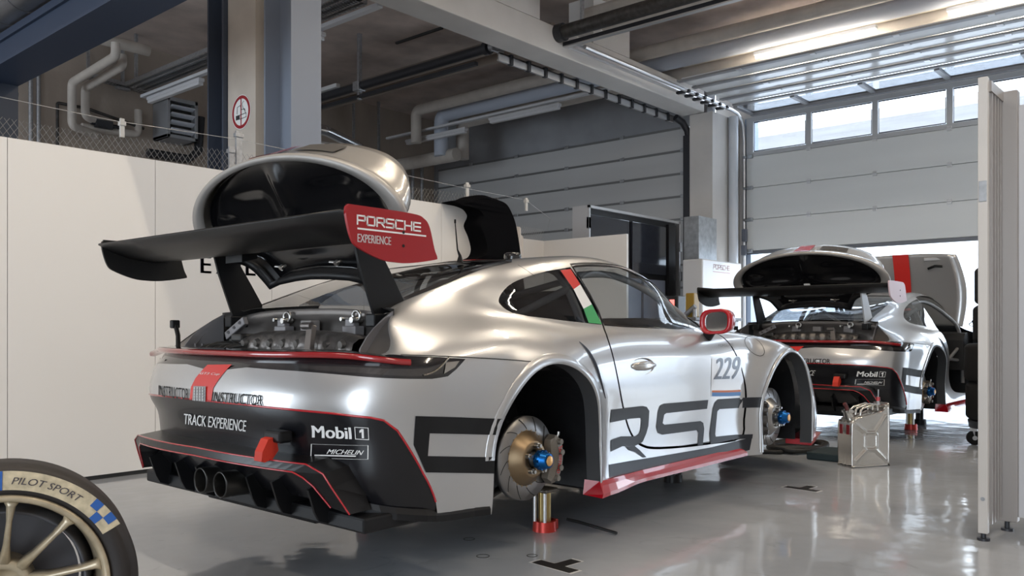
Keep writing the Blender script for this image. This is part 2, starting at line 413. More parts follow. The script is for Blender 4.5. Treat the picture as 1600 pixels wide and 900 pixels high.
# wide letter spacing by laying out letters one by one
mb = MB(); x_ = .275
for ch in 'EXPERIENCE':
    v_, f_ = text_mesh(ch, 1, 'LEFT', .02); a_ = np.array([(v.x, v.y) for v in v_]); l_, h_ = a_.min(0), a_.max(0); wd = (.030 if ch == 'I' else .088)
    mb.add([(x_+(p[0]-l_[0])/(h_[0]-l_[0])*wd, 2.5585, 1.425+(p[1]-l_[1])/(h_[1]-l_[1])*.128) for p in a_], f_); x_ += wd+.036
tag(mb.build('wall_lettering', mat('letter_navy', (.035, .04, .065), .4), fixn=False), 'dark navy capital letters on the white wall behind the wing', 'lettering')

# fence over the wall
def fence(x0, x1, z0, z1, y, label, m, rows=None):
    root = empty('wire_fence', (0, 0, 0), 0, label, 'fence', 'chain link fences over the white wall'); mb = MB(); p = .042
    k0, k1 = int(x0/p)-10, int(x1/p)+10; sl = .72
    zt = lambda x: z1(x) if callable(z1) else z1
    for k in range(k0, k1):
        for s in (-1, 1):
            a = (k*p, z0); b = (k*p+s*sl*(zt(k*p)-z0), zt(k*p))
            if min(a[0], b[0]) < x0 or max(a[0], b[0]) > x1: continue
            mb.cyl((a[0], y+s*.0015, a[1]), (b[0], y+s*.0015, b[1]), .0017, n=3, caps=False, smooth=False)
    mb.build('wire_mesh', m, root); return root
f1 = fence(-1.2, 3.6, 2.19, lambda x: 2.345+.02*math.sin(x*2.2), 2.58, 'chain link fence standing over the white wall', M_wire)
f2 = fence(3.4, 6.05, 2.19, lambda x: 2.36, 3.97, 'chain link fence over the set back wall by the monitor rack', M_wirelight)
mb = MB(); mb.tube([(-1.3, 2.58, 2.46), (-.35, 2.58, 2.435), (.6, 2.58, 2.465), (2.06, 2.58, 2.43), (3.1, 2.58, 2.40), (4.05, 2.62, 2.40), (5.2, 3.2, 2.36), (6.0, 3.9, 2.34)], .0025, 5); mb.build('tension_wire', M_wirelight, f1)
def fpost(x, y, z0, z1, w_, m, parent):
    mb = MB(); mb.bbox(x-w_/2, x+w_/2, y, y+.02, z0, z1, .003); mb.bbox(x-w_*.7, x+w_*.7, y-.01, y+.03, z1-.05, z1-.02, .003); mb.build('fence_post', m, parent)
fpost(.60, 2.57, 2.0, 2.53, .05, M_galv, f1); fpost(.535, 2.57, 2.0, 2.40, .04, M_galv, f1); fpost(-.29, 2.57, 2.33, 2.46, .03, mat('bracket_white', (.6, .58, .55), .5), f1)
fpost(2.03, 2.57, 2.3, 2.46, .03, MATS['bracket_white'], f1); fpost(3.11, 2.57, 2.1, 2.46, .04, MATS['bracket_white'], f1); fpost(4.05, 2.60, 2.28, 2.42, .03, MATS['bracket_white'], f1)

# ================================================================ steel columns and beams
def hcol(x0, x1, y0, y1, z0, z1, label, m1, t=.022):
    mb = MB(); mb.box(x0, x1, y0, y0+t, z0, z1); mb.box(x0, x1, y1-t, y1, z0, z1); xm = (x0+x1)/2; mb.box(xm-t/2, xm+t/2, y0+t, y1-t, z0, z1)
    return tag(mb.build('steel_column', m1), label, 'column', 'steel columns')
hcol(1.16, 1.46, 2.71, 3.11, 0, CEIL, 'grey blue steel column standing right of the no-smoking pillar', M_bluelt)
mb = MB(); mb.box(1.28, 1.48, 3.115, 3.69, 0, CEIL); mb.box(1.16, 1.28, 3.24, 3.69, 0, CEIL); struct(mb, 'trim_3', mat('pillar_concrete', (.52, .46, .40), .75, noise=(3, .08, 8), bump=(20, .2, .005)))
hcol(1.12, 1.40, 3.70, 3.98, 0, CEIL, 'dark blue steel column left of the no-smoking pillar', M_blue)
hcol(-.50, -.22, 4.72, 5.0, 0, 3.30, 'blue steel column at the left edge under the blue beam', M_blue)
mb = MB(); mb.box(-.54, -.22, -2.2, 5.0, 3.10, 3.125); mb.box(-.42, -.34, -2.2, 5.0, 3.40, 3.46); mb.box(-.395, -.375, -2.2, 5.0, 3.12, 3.41); mb.cyl((-.24, 4.83, 3.05), (-.19, 4.83, 3.05), .03)
tag(mb.build('steel_beam', mat('beam_blue', (.045, .06, .095), .5, .1, spec=.2)), 'blue steel beam crossing the top left corner under a duct', 'beam')
mb = MB(); mb.cyl((-.45, -2, 3.64), (-.45, 6.5, 3.64), .17, n=32)
for k in range(20): mb.ring((-.45, -2+k*.42, 3.64), (-.45, -1.97+k*.42, 3.64), .176, .16, 32)
tag(mb.build('air_duct', mat('foil_duct', (.20, .20, .21), .35, .7, noise=(9, .3, 4, (1, .2, 1)))), 'ribbed foil duct lying on the blue beam, top left', 'duct')
# no smoking sign
sg = empty('no_smoking_sign', (1.158, 3.462, 2.93), 0, 'round no-smoking sign on the concrete pillar', 'sign')
def disc(mb, r0, r1, x, n=48):
    vs = []
    for i in range(n): a = 2*math.pi*i/n; vs += [(x, r0*math.cos(a), r0*math.sin(a)), (x, r1*math.cos(a), r1*math.sin(a))]
    mb.add(vs, [(2*i, 2*i+1, 2*((i+1) % n)+1, 2*((i+1) % n)) for i in range(n)])
mb = MB(); mb.cyl((0, 0, 0), (-.004, 0, 0), .152, n=48); mb.build('sign_plate', white, sg) if 'white' in globals() else mb.build('sign_plate', mat('sign_white', (.75, .73, .71), .4), sg)
mb = MB(); disc(mb, .118, .146, -.0052); mb.box(-.0056, -.0050, -.008, .008, -.12, .12); mb.build('prohibition_ring', mat('sign_red', (.30, .012, .02), .4), sg)
mb = MB(); mb.box(-.0050, -.0046, .02, .085, -.062, -.022); mb.tube([(-.005, .02, -.06), (-.005, -.085, -.055), (-.005, -.085, -.02), (-.005, .02, -.025)], .003, 5)
mb.tube(smooth_poly3 if False else [(-.005, -.07, -.02), (-.005, -.06, .02), (-.005, 0, .02), (-.005, .01, .06), (-.005, .06, .05), (-.005, .065, -.01)], .003, 5); mb.tube([(-.005, -.045, .09), (-.005, -.015, .07), (-.005, -.04, .02), (-.005, -.07, 0)], .0025, 5); mb.build('cigarette_mark', mat('sign_black', (.02, .02, .02), .5), sg)

# ================================================================ sectional doors
bright = empty('sectional_door', (0, 0, 0), 0, 'white sectional garage door half open on the bright side, windows on top', 'garage door')
D0, D1 = -2.05, 2.915
zs = [2.27, 2.775, 3.285, 3.79]
for i in range(3):
    mb = MB(); mb.bbox(9.93, 9.975, D0, D1, zs[i]+.004, zs[i+1]-.004, .006); mb.build('door_section', M_door, bright)
mb = MB(); mb.box(9.962, 9.98, D0, D1, 2.27, 3.79); mb.build('seam_backing', M_galv, bright)
mb = MB(); mb.box(9.925, 9.985, D0, D1, 2.215, 2.27); mb.build('bottom_seal', mat('seal_grey', (.16, .17, .19), .5, .3), bright)
mb = MB()   # glazed section frame
for z0, z1 in ((3.79, 3.86), (4.345, 4.42)): mb.box(9.93, 9.98, D0, D1, z0, z1)
cols_ = [2.915, 2.83, 1.93, 1.85, .93, .85, -.07, -.15, -1.07, -1.15, -2.05]
for a, b in ((2.915, 2.80), (1.935, 1.855), (.945, .865), (-.055, -.135), (-1.06, -1.14)): mb.box(9.93, 9.98, b, a, 3.86, 4.345)
fr = mb.build('window_frame', mat('frame_grey', (.46, .47, .48), .4, .3), bright)
for a, b in ((2.80, 1.935), (1.855, .945), (.865, -.055), (-.135, -1.06), (-1.14, -2.05)):
    mb = MB(); mb.box(9.95, 9.956, b, a, 3.86, 4.345); mb.build('window_pane', M_glasspane, fr)
    mb = MB(); mb.tube([(9.945, b+.012, 3.872), (9.945, a-.012, 3.872), (9.945, a-.012, 4.333), (9.945, b+.012, 4.333)], .010, 4, closed=True); mb.build('pane_gasket', M_dkst, fr)
for z_ in zs[1:]:
    for y_ in (1.89, .905, -.095):
        mb = MB(); mb.bbox(9.915, 9.935, y_-.03, y_+.03, z_-.035, z_+.035, .004); mb.cyl((9.915, y_-.035, z_), (9.915, y_+.035, z_), .008); mb.build('hinge', M_alu, bright)
for z_ in zs:
    mb = MB(); mb.bbox(9.89, 9.935, 2.80, 2.90, z_-.03, z_+.03, .006); mb.cyl((9.90, 2.90, z_), (9.90, 2.955, z_), .022); mb.build('track_roller', M_galv, bright)
# the horizontal part of the door, under the ceiling
def csec(x0, x1, y0, y1, z, label_m, name, parent):
    mb = MB(); mb.bbox(x0, x1, y0, y1, z, z+.045, .006); return mb.build(name, label_m, parent)
xs_ = [7.60, 8.02, 8.44, 8.86, 9.28]
mrib = mat('rib_grey', (.30, .30, .31), .4, .4)
for i in range(4):
    s_ = csec(xs_[i]+.05, xs_[i+1]-.05, D0-.6, 2.80, 4.50, mat('door_white_gloss', (.78, .79, .80), .18, 0, .4), 'raised_section', bright)
    mb = MB(); mb.bbox(xs_[i]-.045, xs_[i]+.045, D0-.6, 2.82, 4.475, 4.50, .006); mb.build('section_rib', mrib, bright)
    for y_ in (1.9, .9, -.1, -1.1): 
        mb = MB(); mb.bbox(xs_[i]-.04, xs_[i]+.04, y_-.035, y_+.035, 4.465, 4.475, .002); mb.build('hinge', M_alu, bright)
mb = MB(); mb.bbox(9.23, 9.32, D0-.6, 2.82, 4.47, 4.50, .008); mb.bbox(9.86, 9.95, D0-.6, 2.82, 4.43, 4.50, .008); mb.build('section_rib', mrib, bright)
for y_ in (2.8, 1.89, .905, -.095, -1.1):
    mb = MB(); mb.bbox(9.30, 9.90, y_-.035, y_+.035, 4.45, 4.50, .004); mb.build('glazing_bar', mrib, bright)
for a, b in ((2.765, 1.925), (1.855, .94), (.87, -.06), (-.13, -1.065), (-1.135, -2.05)):
    mb = MB(); mb.box(9.32, 9.86, b, a, 4.475, 4.481); mb.build('raised_pane', glass_mat('raised_glass', (.95, .97, 1), .5), bright)
mb = MB(); mb.tube([(9.93, 2.955, 0), (9.93, 2.955, 4.05), (9.90, 2.955, 4.25), (9.82, 2.955, 4.38), (9.68, 2.955, 4.46), (9.5, 2.955, 4.48), (5.58, 2.955, 4.50)], .03, 6)
trk = mb.build('door_track', M_alu, bright)
mb = MB()
for zz in (4.535, 4.60): mb.box(5.56, 9.6, 3.13, 3.195, zz, zz+.022)
mb.box(5.56, 9.6, 3.185, 3.198, 4.53, 4.62); mb.build('track_rail', M_alu, bright)
mb = MB()
for k in range(5): mb.bbox(6.1+k*.55, 6.16+k*.55, 3.14, 3.20, 4.60, 4.63, .002)
for k in range(6): mb.bbox(8.05+k*.24, 8.11+k*.24, 2.90, 3.12, 4.46, 4.50, .01)
mb.build('track_bracket', M_dkst, bright)
mb = MB(); mb.bbox(9.82, 9.88, 2.87, 2.95, 2.42, 2.62, .01); mb.bbox(9.82, 9.88, 2.88, 2.96, 2.2, 2.36, .01); mb.build('door_sensor', mat('sensor_grey', (.12, .13, .16), .5), bright)
mb = MB(); mb.box(9.97, 10.25, 2.86, 2.965, 0, 4.42); struct(mb, 'trim_4', mat('jamb_blue', (.30, .36, .46), .4, .2))

dim = empty('sectional_door', (0, 0, 0), 0, 'closed grey sectional garage door in the dim bay behind the white wall', 'garage door')
nz_ = 11; zz = [0.2+i*.372 for i in range(12)]
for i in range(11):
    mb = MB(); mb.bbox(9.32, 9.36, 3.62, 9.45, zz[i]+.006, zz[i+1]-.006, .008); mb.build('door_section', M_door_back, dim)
    mb = MB(); mb.box(9.305, 9.325, 3.62, 9.45, zz[i+1]-.022, zz[i+1]+.014); mb.build('section_rail', mat('rail_grey', (.20, .20, .20), .4, .3), dim)
    if i > 4:
        for y_ in (3.72, 4.9, 6.1, 7.3, 8.5):
            mb = MB(); mb.bbox(9.285, 9.31, y_-.04, y_+.04, zz[i+1]-.03, zz[i+1]+.03, .005); mb.build('hinge', M_galv, dim)
mb = MB(); mb.box(9.10, 9.30, 3.50, 3.60, 0, 4.1); mb.tube([(9.2, 3.55, 4.0), (9.15, 3.55, 4.18), (9.05, 3.58, 4.30), (8.9, 3.62, 4.36)], .055, 8); mb.build('door_track', M_dkst, dim)
mb = MB(); mb.box(4.8, 8.95, 3.68, 3.715, 4.30, 4.32); mb.box(4.8, 8.95, 3.68, 3.70, 4.32, 4.40); mb.box(4.8, 8.95, 3.68, 3.715, 4.385, 4.40); mb.build('track_rail', M_alu, dim)
mb = MB()
for k in range(12): mb.bbox(5.0+k*.34, 5.05+k*.34, 3.66, 3.72, 4.29, 4.42, .004)
mb.build('track_bracket', M_dkst, dim)
# rolled shafts
def shaft(x, y0, y1, z, r, label, m, plate=True):
    root = empty('torsion_shaft', (x, y0, z), 0, label, 'door shaft', 'door shafts under the ceiling'); L_ = y1-y0
    mb = MB(); mb.cyl((0, 0, 0), (0, L_, 0), r, n=28); mb.ring((0, -.02, 0), (0, .05, 0), r*1.35, r*.9, 28); mb.build('drum', m, root)
    return root
s1 = shaft(5.0, 4.05, 9.4, 4.58, .062, 'dark spring shaft hanging in the dim bay beside the concrete beam', M_dkst)
mb = MB(); mb.bbox(-.10, .14, -.16, -.14, -.09, .09, .01); mb.cyl((0, -.18, 0), (0, -.04, 0), .055, n=20); mb.build('end_plate', M_galv, s1)
mb = MB(); mb.bbox(-.03, .03, .2, 5.3, -.18, -.13, .005); mb.build('stop_bar', M_dkst, s1)
mb = MB(); mb.bbox(-.03, .03, 2.55, 2.60, -.2, .8, .004); mb.bbox(-.08, .06, 2.5, 2.64, -.08, .06, .01); mb.build('hanger', M_galv, s1)
mb = MB(); mb.bbox(-.1, -.02, 3.0, 3.6, .05, .11, .008); mb.build('shaft_label', mat('label_white', (.6, .6, .6), .4), s1)
s2 = shaft(5.35, -2.4, 3.16, 4.66, .085, 'thick dark roller shaft over the bright bay at the top', M_duct)
mb = MB(); mb.ring((0, 5.50, 0), (0, 5.62, 0), .11, .06, 32); mb.cyl((0, 5.50, 0), (0, 5.62, 0), .075); mb.build('end_cap', M_dkst, s2)
mb = MB(); mb.bbox(.10, .16, .0, 5.66, -.13, -.08, .005); mb.build('stop_bar', M_dkst, s2)
mb = MB(); mb.box(.10, .165, .0, 5.66, -.145, -.13); mb.build('bar_edge', M_alu, s2)
mb = MB(); mb.bbox(-.03, .01, 5.2, 5.24, .05, .7, .004); mb.build('hanger', M_galv, s2)
# ================================================================ pipes and lamps
def pipe(pts, r, label, m=M_pipe, n=20, group=None, name='ceiling_pipe', bend=True):
    P = [Vector(p) for p in pts]
    if len(P) > 2 and bend:
        Q = [P[0]]
        for i in range(1, len(P)-1):
            a, b, c = P[i-1], P[i], P[i+1]; d = min(r*1.35, (a-b).length*.45, (c-b).length*.45); p0 = b+(a-b).normalized()*d; p1 = b+(c-b).normalized()*d
            for t in np.linspace(0, 1, 7): t = float(t); Q.append(p0*(1-t)**2+b*2*t*(1-t)+p1*t*t)
        Q.append(P[-1]); P = Q
    mb = MB(); mb.tube(P, r, n); o = mb.build(name, m); return tag(o, label, 'pipe', group or 'service pipes under the ceiling and on the walls')
pipe([(7.42, -2.6, 4.93), (7.42, 8.05, 4.93), (7.42, 8.05, 4.35)], .095, 'tan ceiling pipe nearest the camera, crossing both bays')
pipe([(7.85, -2.6, 4.90), (7.85, 7.85, 4.90), (7.85, 7.85, 4.15)], .13, 'thick pale blue ceiling pipe crossing both bays', M_pipe2)
pipe([(8.30, -2.6, 4.84), (8.30, 7.75, 4.84), (8.30, 7.75, 4.15)], .12, 'tan ceiling pipe furthest from the camera, next to the door')
pipe([(7.95, 7.55, 4.16), (7.95, 9.5, 4.16)], .12, 'thick tan pipe under the lamp in the dim bay, low down')
pipe([(8.7, -2.6, 4.80), (8.7, 3.0, 4.80)], .055, 'thin pale pipe over the folded door sections')
pipe([(5.9, 3.7, 4.98), (5.9, 9.5, 4.98)], .09, 'brown ceiling pipe in the dim bay behind the spring shaft', mat('pipe_brown', (.30, .25, .21), .5))
pipe([(6.3, 3.7, 4.98), (6.3, 9.5, 4.98)], .07, 'second thinner brown ceiling pipe in the dim bay', MATS['pipe_brown'])
pipe([(6.2, -2.6, 4.98), (6.2, 3.1, 4.98)], .10, 'tan ceiling pipe behind the thick roller shaft', M_pipe)
pipe([(5.8, -2.6, 5.0), (5.8, 3.1, 5.0)], .07, 'thin tan ceiling pipe above the thick roller shaft', M_pipe)
# pipes at left: two down-comers with bends
pipe([(1.96, 7.78, 4.70), (1.96, 7.78, 4.53), (1.96, 9.15, 4.45), (1.96, 9.15, 3.85), (2.4, 9.40, 3.83)], .058, 'leftmost lagged pipe bending down the back wall')
pipe([(2.2, 8.12, 4.68), (2.2, 8.12, 4.53), (2.2, 9.3, 4.45), (2.2, 9.3, 4.05), (2.5, 9.42, 4.02)], .058, 'second lagged pipe bending down the back wall, right of the first')
pipe([(2.2, 9.42, 3.92), (3.02, 9.42, 3.95), (3.02, 9.42, 4.32)], .055, 'lagged pipe stub turning up left of the louvre unit')
pipe([(1.55, 9.5, 3.0), (1.55, 9.5, 4.6)], .03, 'thin grey conduit on the back wall at the far left', M_galv, 8)
pipe([(1.65, 9.5, 3.0), (1.65, 9.5, 4.6)], .03, 'second thin conduit on the back wall at the far left', M_galv, 8)
pipe([(1.9, 9.5, 3.0), (1.9, 9.5, 4.22), (2.3, 9.5, 4.22), (3.1, 9.4, 4.05)], .022, 'thin copper-dark heating line on the back wall', M_duct, 8)
pipe([(2.0, 9.3, 5.05), (5.2, 4.4, 5.08)], .11, 'large tan pipe crossing under the slab at top left', M_pipe) if False else pipe([(.5, 8.0, 4.78), (2.5, 8.0, 4.78)], .075, 'large tan pipe running under the slab at top left', M_pipe)
pipe([(5.2, 8.6, 4.25), (5.5, 8.2, 4.28), (6.3, 8.2, 4.10), (6.3, 8.2, 3.8)], .085, 'bright metal duct with a bend right of the grey column', M_chrome2)
pipe([(5.1, 8.7, 4.08), (6.0, 8.3, 4.06), (6.0, 8.3, 3.8), (5.1, 8.7, 3.8)], .075, 'white bent pipe under the bright metal duct', mat('pipe_white', (.6, .58, .55), .5))
for x_, z_ in ((8.6, 4.0), (8.75, 4.0), (9.1, 4.0)):
    pass
for i, (x_, lab) in enumerate(((8.35, 'leftmost'), (8.6, 'middle'), (8.85, 'rightmost'))):
    pipe([(x_, 9.45, 2.0), (x_, 9.45, 4.4)], .035, lab+' of the three upright conduits beside the grey door', M_galv, 8)
# cable trays
def tray(p0, p1, wdt, label):
    root = empty('cable_tray', (0, 0, 0), 0, label, 'cable tray', 'cable trays'); p0, p1 = Vector(p0), Vector(p1); d = (p1-p0); L_ = d.length; d.normalize(); sd = Vector((d.y, -d.x, 0))*wdt/2
    mb = MB(); k = int(L_/.045); up = Vector((0, 0, .055))
    for s in (-1, 1): mb.add([p0+sd*s, p1+sd*s, p1+sd*s+up, p0+sd*s+up], [(0, 1, 2, 3)]); 
    for i in range(k):
        c = p0+d*(i+.5)*L_/k; h_ = d*(L_/k)*.32; vs = [c-h_-sd, c-h_+sd, c+h_+sd, c+h_-sd]; mb.add(vs, [(0, 1, 2, 3)])
    for q in (-.33, 0, .33): mb.add([p0+sd*(2*q)-sd*.12, p0+sd*(2*q)+sd*.12, p1+sd*(2*q)+sd*.12, p1+sd*(2*q)-sd*.12], [(0, 1, 2, 3)])
    mb.build('tray_base', M_galv, root)
    mb = MB()
    for q in (-.5, -.1, .4): mb.tube([p0+sd*q+Vector((0, 0, .03)), p1+sd*q+Vector((0, 0, .03))], .018, 6)
    mb.build('cables', M_dkst, root)
    mb = MB(); mb.box(p0.x-.02, p0.x+.02, p0.y-.02, p0.y+.02, p0.z, CEIL); m_ = (p0+p1)/2; mb.box(m_.x-.02, m_.x+.02, m_.y-.02, m_.y+.02, m_.z, CEIL); mb.box(m_.x-wdt/2-.02, m_.x+wdt/2+.02, m_.y-.03, m_.y+.03, m_.z-.05, m_.z-.01); mb.build('hanger', M_galv, root)
    return root
tray((2.84, 9.1, 4.55), (2.84, 4.0, 4.55), .34, 'perforated cable tray left of the no-smoking pillar')
tray((3.6, 4.4, 4.80), (3.6, 3.65, 4.80), .3, 'cable tray end right of the grey blue column') if False else None
tray((2.3, 9.45, 4.66), (3.3, 9.45, 4.60), .16, 'short cable tray on the back wall above the louvre unit')
tray((7.0, 9.3, 3.9), (8.2, 9.3, 3.9), .2, 'cable tray running to the corner of the dim bay')
def lamp(x, y0, y1, z, label, on, name='tube_lamp', housing=True):
    root = empty(name, (x, y0, z), 0, label, 'lamp', 'fluorescent tube lamps'); L_ = y1-y0
    mb = MB(); mb.bbox(-.045, .045, 0, L_, .02, .07, .01); mb.build('housing', M_lampbody, root)
    mb = MB(); mb.bbox(-.04, .04, .02, L_-.02, -.025, .025, .012) if not on else mb.cyl((0, .02, 0), (0, L_-.02, 0), .024, n=14); t_ = mb.build('tube', M_tube if on else M_tubedim, root)
    if on:
        l = bpy.data.lights.new('tube_light', 'AREA'); l.shape = 'RECTANGLE'; l.size = .06; l.size_y = L_; l.energy = TUBE_W*L_; l.color = (1, .87, .69)
        o = bpy.data.objects.new('tube_light', l); COL.objects.link(o); o.parent = root; o.location = (0, L_/2, -.05)
    return root
TUBE_W = 22
lamp(8.03, .26, 1.88, 4.73, 'lit fluorescent tube hanging before the folded door sections', True)
lamp(8.03, -2.1, -.54, 4.73, 'lit fluorescent tube cut off at the top right corner', True)
for k, (x_, lab) in enumerate(((4.3, 'third'), (1.6, 'second'), (-1.1, 'first'))):
    lamp(x_, -.9, .7, 5.0, lab+' overhead fluorescent tube above the near car', True)
lamp(-3.8, -.9, .7, 5.0, 'overhead fluorescent tube behind the viewpoint', True)
lamp(4.3, -4.4, -2.8, 5.0, 'overhead fluorescent tube at the right of the bay', True); lamp(-1.1, -4.4, -2.8, 5.0, 'overhead fluorescent tube near the right wall', True); lamp(1.6, -4.4, -2.8, 5.0, 'overhead fluorescent tube over the partition', True)
lamp(7.64, 4.95, 6.45, 4.50, 'unlit tube lamp in the dim bay, the one nearer the beam', False); lamp(7.64, 7.0, 8.55, 4.44, 'unlit tube lamp in the dim bay over the low pipe, further left', False)
lamp(2.94, 7.4, 8.9, 4.33, 'unlit tube lamp left of the no-smoking pillar', False); lamp(2.94, 4.7, 6.2, 4.33, 'unlit tube lamp right of the grey blue column at the top', False)
mb = MB(); mb.bbox(2.90, 2.98, 3.7, 9.1, 4.425, 4.47, .006); tag(mb.build('lamp_rail', M_lampbody), 'long pale lamp rail left of the concrete beam', 'rail')
mb = MB(); mb.bbox(7.60, 7.68, 3.7, 9.1, 4.60, 4.64, .006); tag(mb.build('lamp_rail', M_lampbody), 'long pale lamp rail across the dim bay', 'rail')
mb = MB(); mb.bbox(7.97, 8.09, -2.6, 3.0, 4.83, 4.88, .006); tag(mb.build('lamp_rail', mat('rail_tan', (.5, .45, .38), .5)), 'long tan rail over the lit tubes', 'rail')
for i, (x_, y_) in enumerate(((4.0, 5.2), (4.3, 7.4), (5.6, 6.0), (6.8, 5.2))):
    mb = MB(); mb.box(x_-.02, x_+.02, y_-.5, y_+.5, CEIL-.03, CEIL); struct(mb, 'trim_%d' % (5+i), M_cut)
# louvre unit on the back wall
lv = empty('air_heater', (3.33, 9.15, 3.93), 0, 'square louvred air heater on the back wall left of the pillars', 'air heater')
mb = MB(); 
for a in ((0, .05, 0, .62), (.45, .50, 0, .62)): mb.bbox(a[0], a[1], -.02, .44, a[2], a[3], .005)
mb.bbox(0, .5, -.02, .44, .56, .62, .005); mb.bbox(0, .5, -.02, .44, 0, .05, .005); mb.build('casing', mat('casing_grey', (.36, .37, .39), .4, .4), lv)
mb = MB(); mb.box(.02, .48, .1, .3, .02, .6); mb.build('core', M_cut, lv)
for k in range(4):
    mb = MB(); mb.bbox(.06, .44, -.05, .05, -.008, .008, .003, Txyz(0, 0, .12+k*.12, rx=R(-32+k*4))); mb.build('louvre', mat('louvre_pale', (.75, .78, .85), .35, .3), lv)
mb = MB(); mb.tube([(-.2, .2, -.25), (.45, .2, -.25), (.62, .2, -.1), (.66, .2, .45)], .07, 12); mb.build('hose', M_dkst, lv)
mb = MB(); mb.bbox(2.35, 2.6, 9.3, 9.45, 3.93, 4.05, .01); mb.cyl((2.3, 9.35, 3.99), (2.7, 9.35, 3.99), .03); tag(mb.build('valve', M_dkst), 'black valve on the lagged pipe of the back wall', 'valve')

# ================================================================ right partition with frame
pt = empty('partition_panel', (0, 0, 0), 0, 'white partition panel in an aluminium frame at the right edge', 'partition')
mb = MB(); mb.bbox(1.61, 1.645, -2.330, -2.288, .035, 2.215, .003, None); mb.build('frame_stile', mat('frame_beige', (.60, .565, .53), .4, .1), pt)
mb = MB(); mb.box(1.645, 1.92, -2.325, -2.318, .07, 2.16)
for k in range(4): mb.box(1.68+k*.06, 1.70+k*.06, -2.335, -2.318, .07, 2.16)
mb.box(1.645, 1.96, -2.34, -2.315, 2.15, 2.2); mb.bbox(1.90, 1.96, -2.40, -2.30, .05, 2.2, .004); mb.build('frame_profile', mat('profile_grey', (.36, .33, .31), .35, .4), pt)
mb = MB(); mb.box(1.94, 1.965, -3.3, -2.36, .07, 2.13); mb.build('panel_sheet', mat('panel_lilac', (.56, .555, .57), .5), pt)
mb = MB()
for x_, y_ in ((1.628, -2.309), (1.93, -2.35)): mb.cyl((x_, y_, 0), (x_, y_, .012), .028, n=20); mb.cyl((x_, y_, .012), (x_, y_, .05), .012, n=10)
mb.build('levelling_foot', M_dkst, pt)
mb = MB(); mb.cyl((1.608, -2.309, .20), (1.613, -2.309, .20), .010, n=12); mb.bbox(1.606, 1.612, -2.326, -2.292, 1.62, 1.72, .002); mb.build('frame_fitting', M_galv, pt)

# ================================================================ monitor rack, cabinets, bench
tv = empty('monitor_rack', (0, 0, 0), 0, 'black rack of switched-off monitors behind the turned white panel', 'monitor rack')
x0, x1, yv = 6.30, 8.62, 3.42
mb = MB(); mb.box(x0, x1, yv+.05, yv+.25, .5, 2.64); mb.build('rack_case', interior_m if 'interior_m' in globals() else mat('rack_black', (.008, .008, .010), .5), tv)
mb = MB(); mb.box(x0-.03, x1+.03, yv-.03, yv, 2.63, 2.665); mb.box(x0-.03, x0, yv-.03, yv+.25, .5, 2.665); mb.box(x1, x1+.03, yv-.03, yv+.25, .5, 2.665); mb.build('rack_frame', M_alu, tv)
scr = mat('screen', (.022, .025, .035), .12, 0, .4)
for i, (a, b) in enumerate(((x0+.05, 7.28), (7.36, 8.28))):
    mb = MB(); mb.bbox(a, b, yv, yv+.05, 1.82, 2.55, .006); m_ = mb.build('monitor', scr, tv)
for i in range(3):
    a = x0+.05+i*.66; mb = MB(); mb.box(a, a+.6, yv+.01, yv+.04, .95, 1.74); mb.build('drawer_front', mat('drawer_blue_grey', (.20, .23, .30), .4), tv)
mb = MB(); mb.box(8.36, 8.56, yv+.0, yv+.04, .6, 2.6); mb.build('cable_channel', mat('rack_black', (.008, .008, .010), .5), tv)
mb = MB()
for z_ in (2.2, 1.75): mb.bbox(8.6, 8.66, yv-.06, yv-.02, z_, z_+.14, .005); mb.bbox(x0-.08, x0-.03, yv-.06, yv-.02, 2.35, 2.5, .005)
mb.build('latch', M_galv, tv)
mb = MB(); mb.bbox(8.16, 8.70, 2.80, 3.05, 2.031, 2.66, .006); bx_ = tag(mb.build('steel_box', mat('zinc', (.38, .40, .42), .4, .5, noise=(12, .2, 5))), 'galvanised steel box standing on the white cabinet by the pillar', 'box')
cb = empty('cabinet', (8.1, 2.0, 0), 0, 'white cabinet standing before the end pillar, faint red lettering', 'cabinet')
mb = MB(); mb.bbox(.02, 1.25, .72, 1.05, .0, 2.03, .02); mb.build('cabinet_body', mat('cabinet_white', (.78, .78, .79), .35, 0, .2), cb)
mb = MB(); W_, n_ = wide_word('PORSCHE', 1.0, .32)
for q in W_: mb.add([(.35+a/n_*.5, .7185, 1.90+b*.06) for a, b in q], [(0, 1, 2, 3)])
mb.box(.33, .87, .7184, .7190, 1.85, 1.862); mb.build('cabinet_lettering', mat('faint_red', (.62, .38, .38), .5), cb, fixn=False)
bn = empty('workbench', (6.6, 2.0, 0), 0, 'white workbench with drawers seen behind the red mirror', 'workbench')
mb = MB(); mb.bbox(0, 1.2, .0, .5, .1, 1.12, .01); mb.build('bench_body', mat('bench_white', (.70, .71, .73), .4), bn)
mb = MB(); mb.bbox(-.03, 1.25, -.03, .55, 1.12, 1.16, .006); mb.build('bench_top', mat('bench_top', (.12, .12, .13), .4), bn)
for k in range(4):
    mb = MB(); mb.bbox(-.012, 0, .03, .47, .2+k*.22, .40+k*.22, .004); mb.build('drawer', MATS['bench_white'], bn)
    mb = MB(); mb.bbox(-.03, -.012, .15, .35, .36+k*.22, .375+k*.22, .003); mb.build('drawer_handle', M_alu, bn)
mb = MB(); mb.bbox(6.72, 6.86, 2.08, 2.20, 1.161, 1.47, .01); tag(mb.build('canister', mat('yellow_box', (.36, .22, .03), .4)), 'mustard yellow canister on the workbench behind the windscreen', 'canister')
ch = empty('charger', (6.7, 2.30, 1.161), 0, 'black battery charger with a red display on the workbench', 'charger')
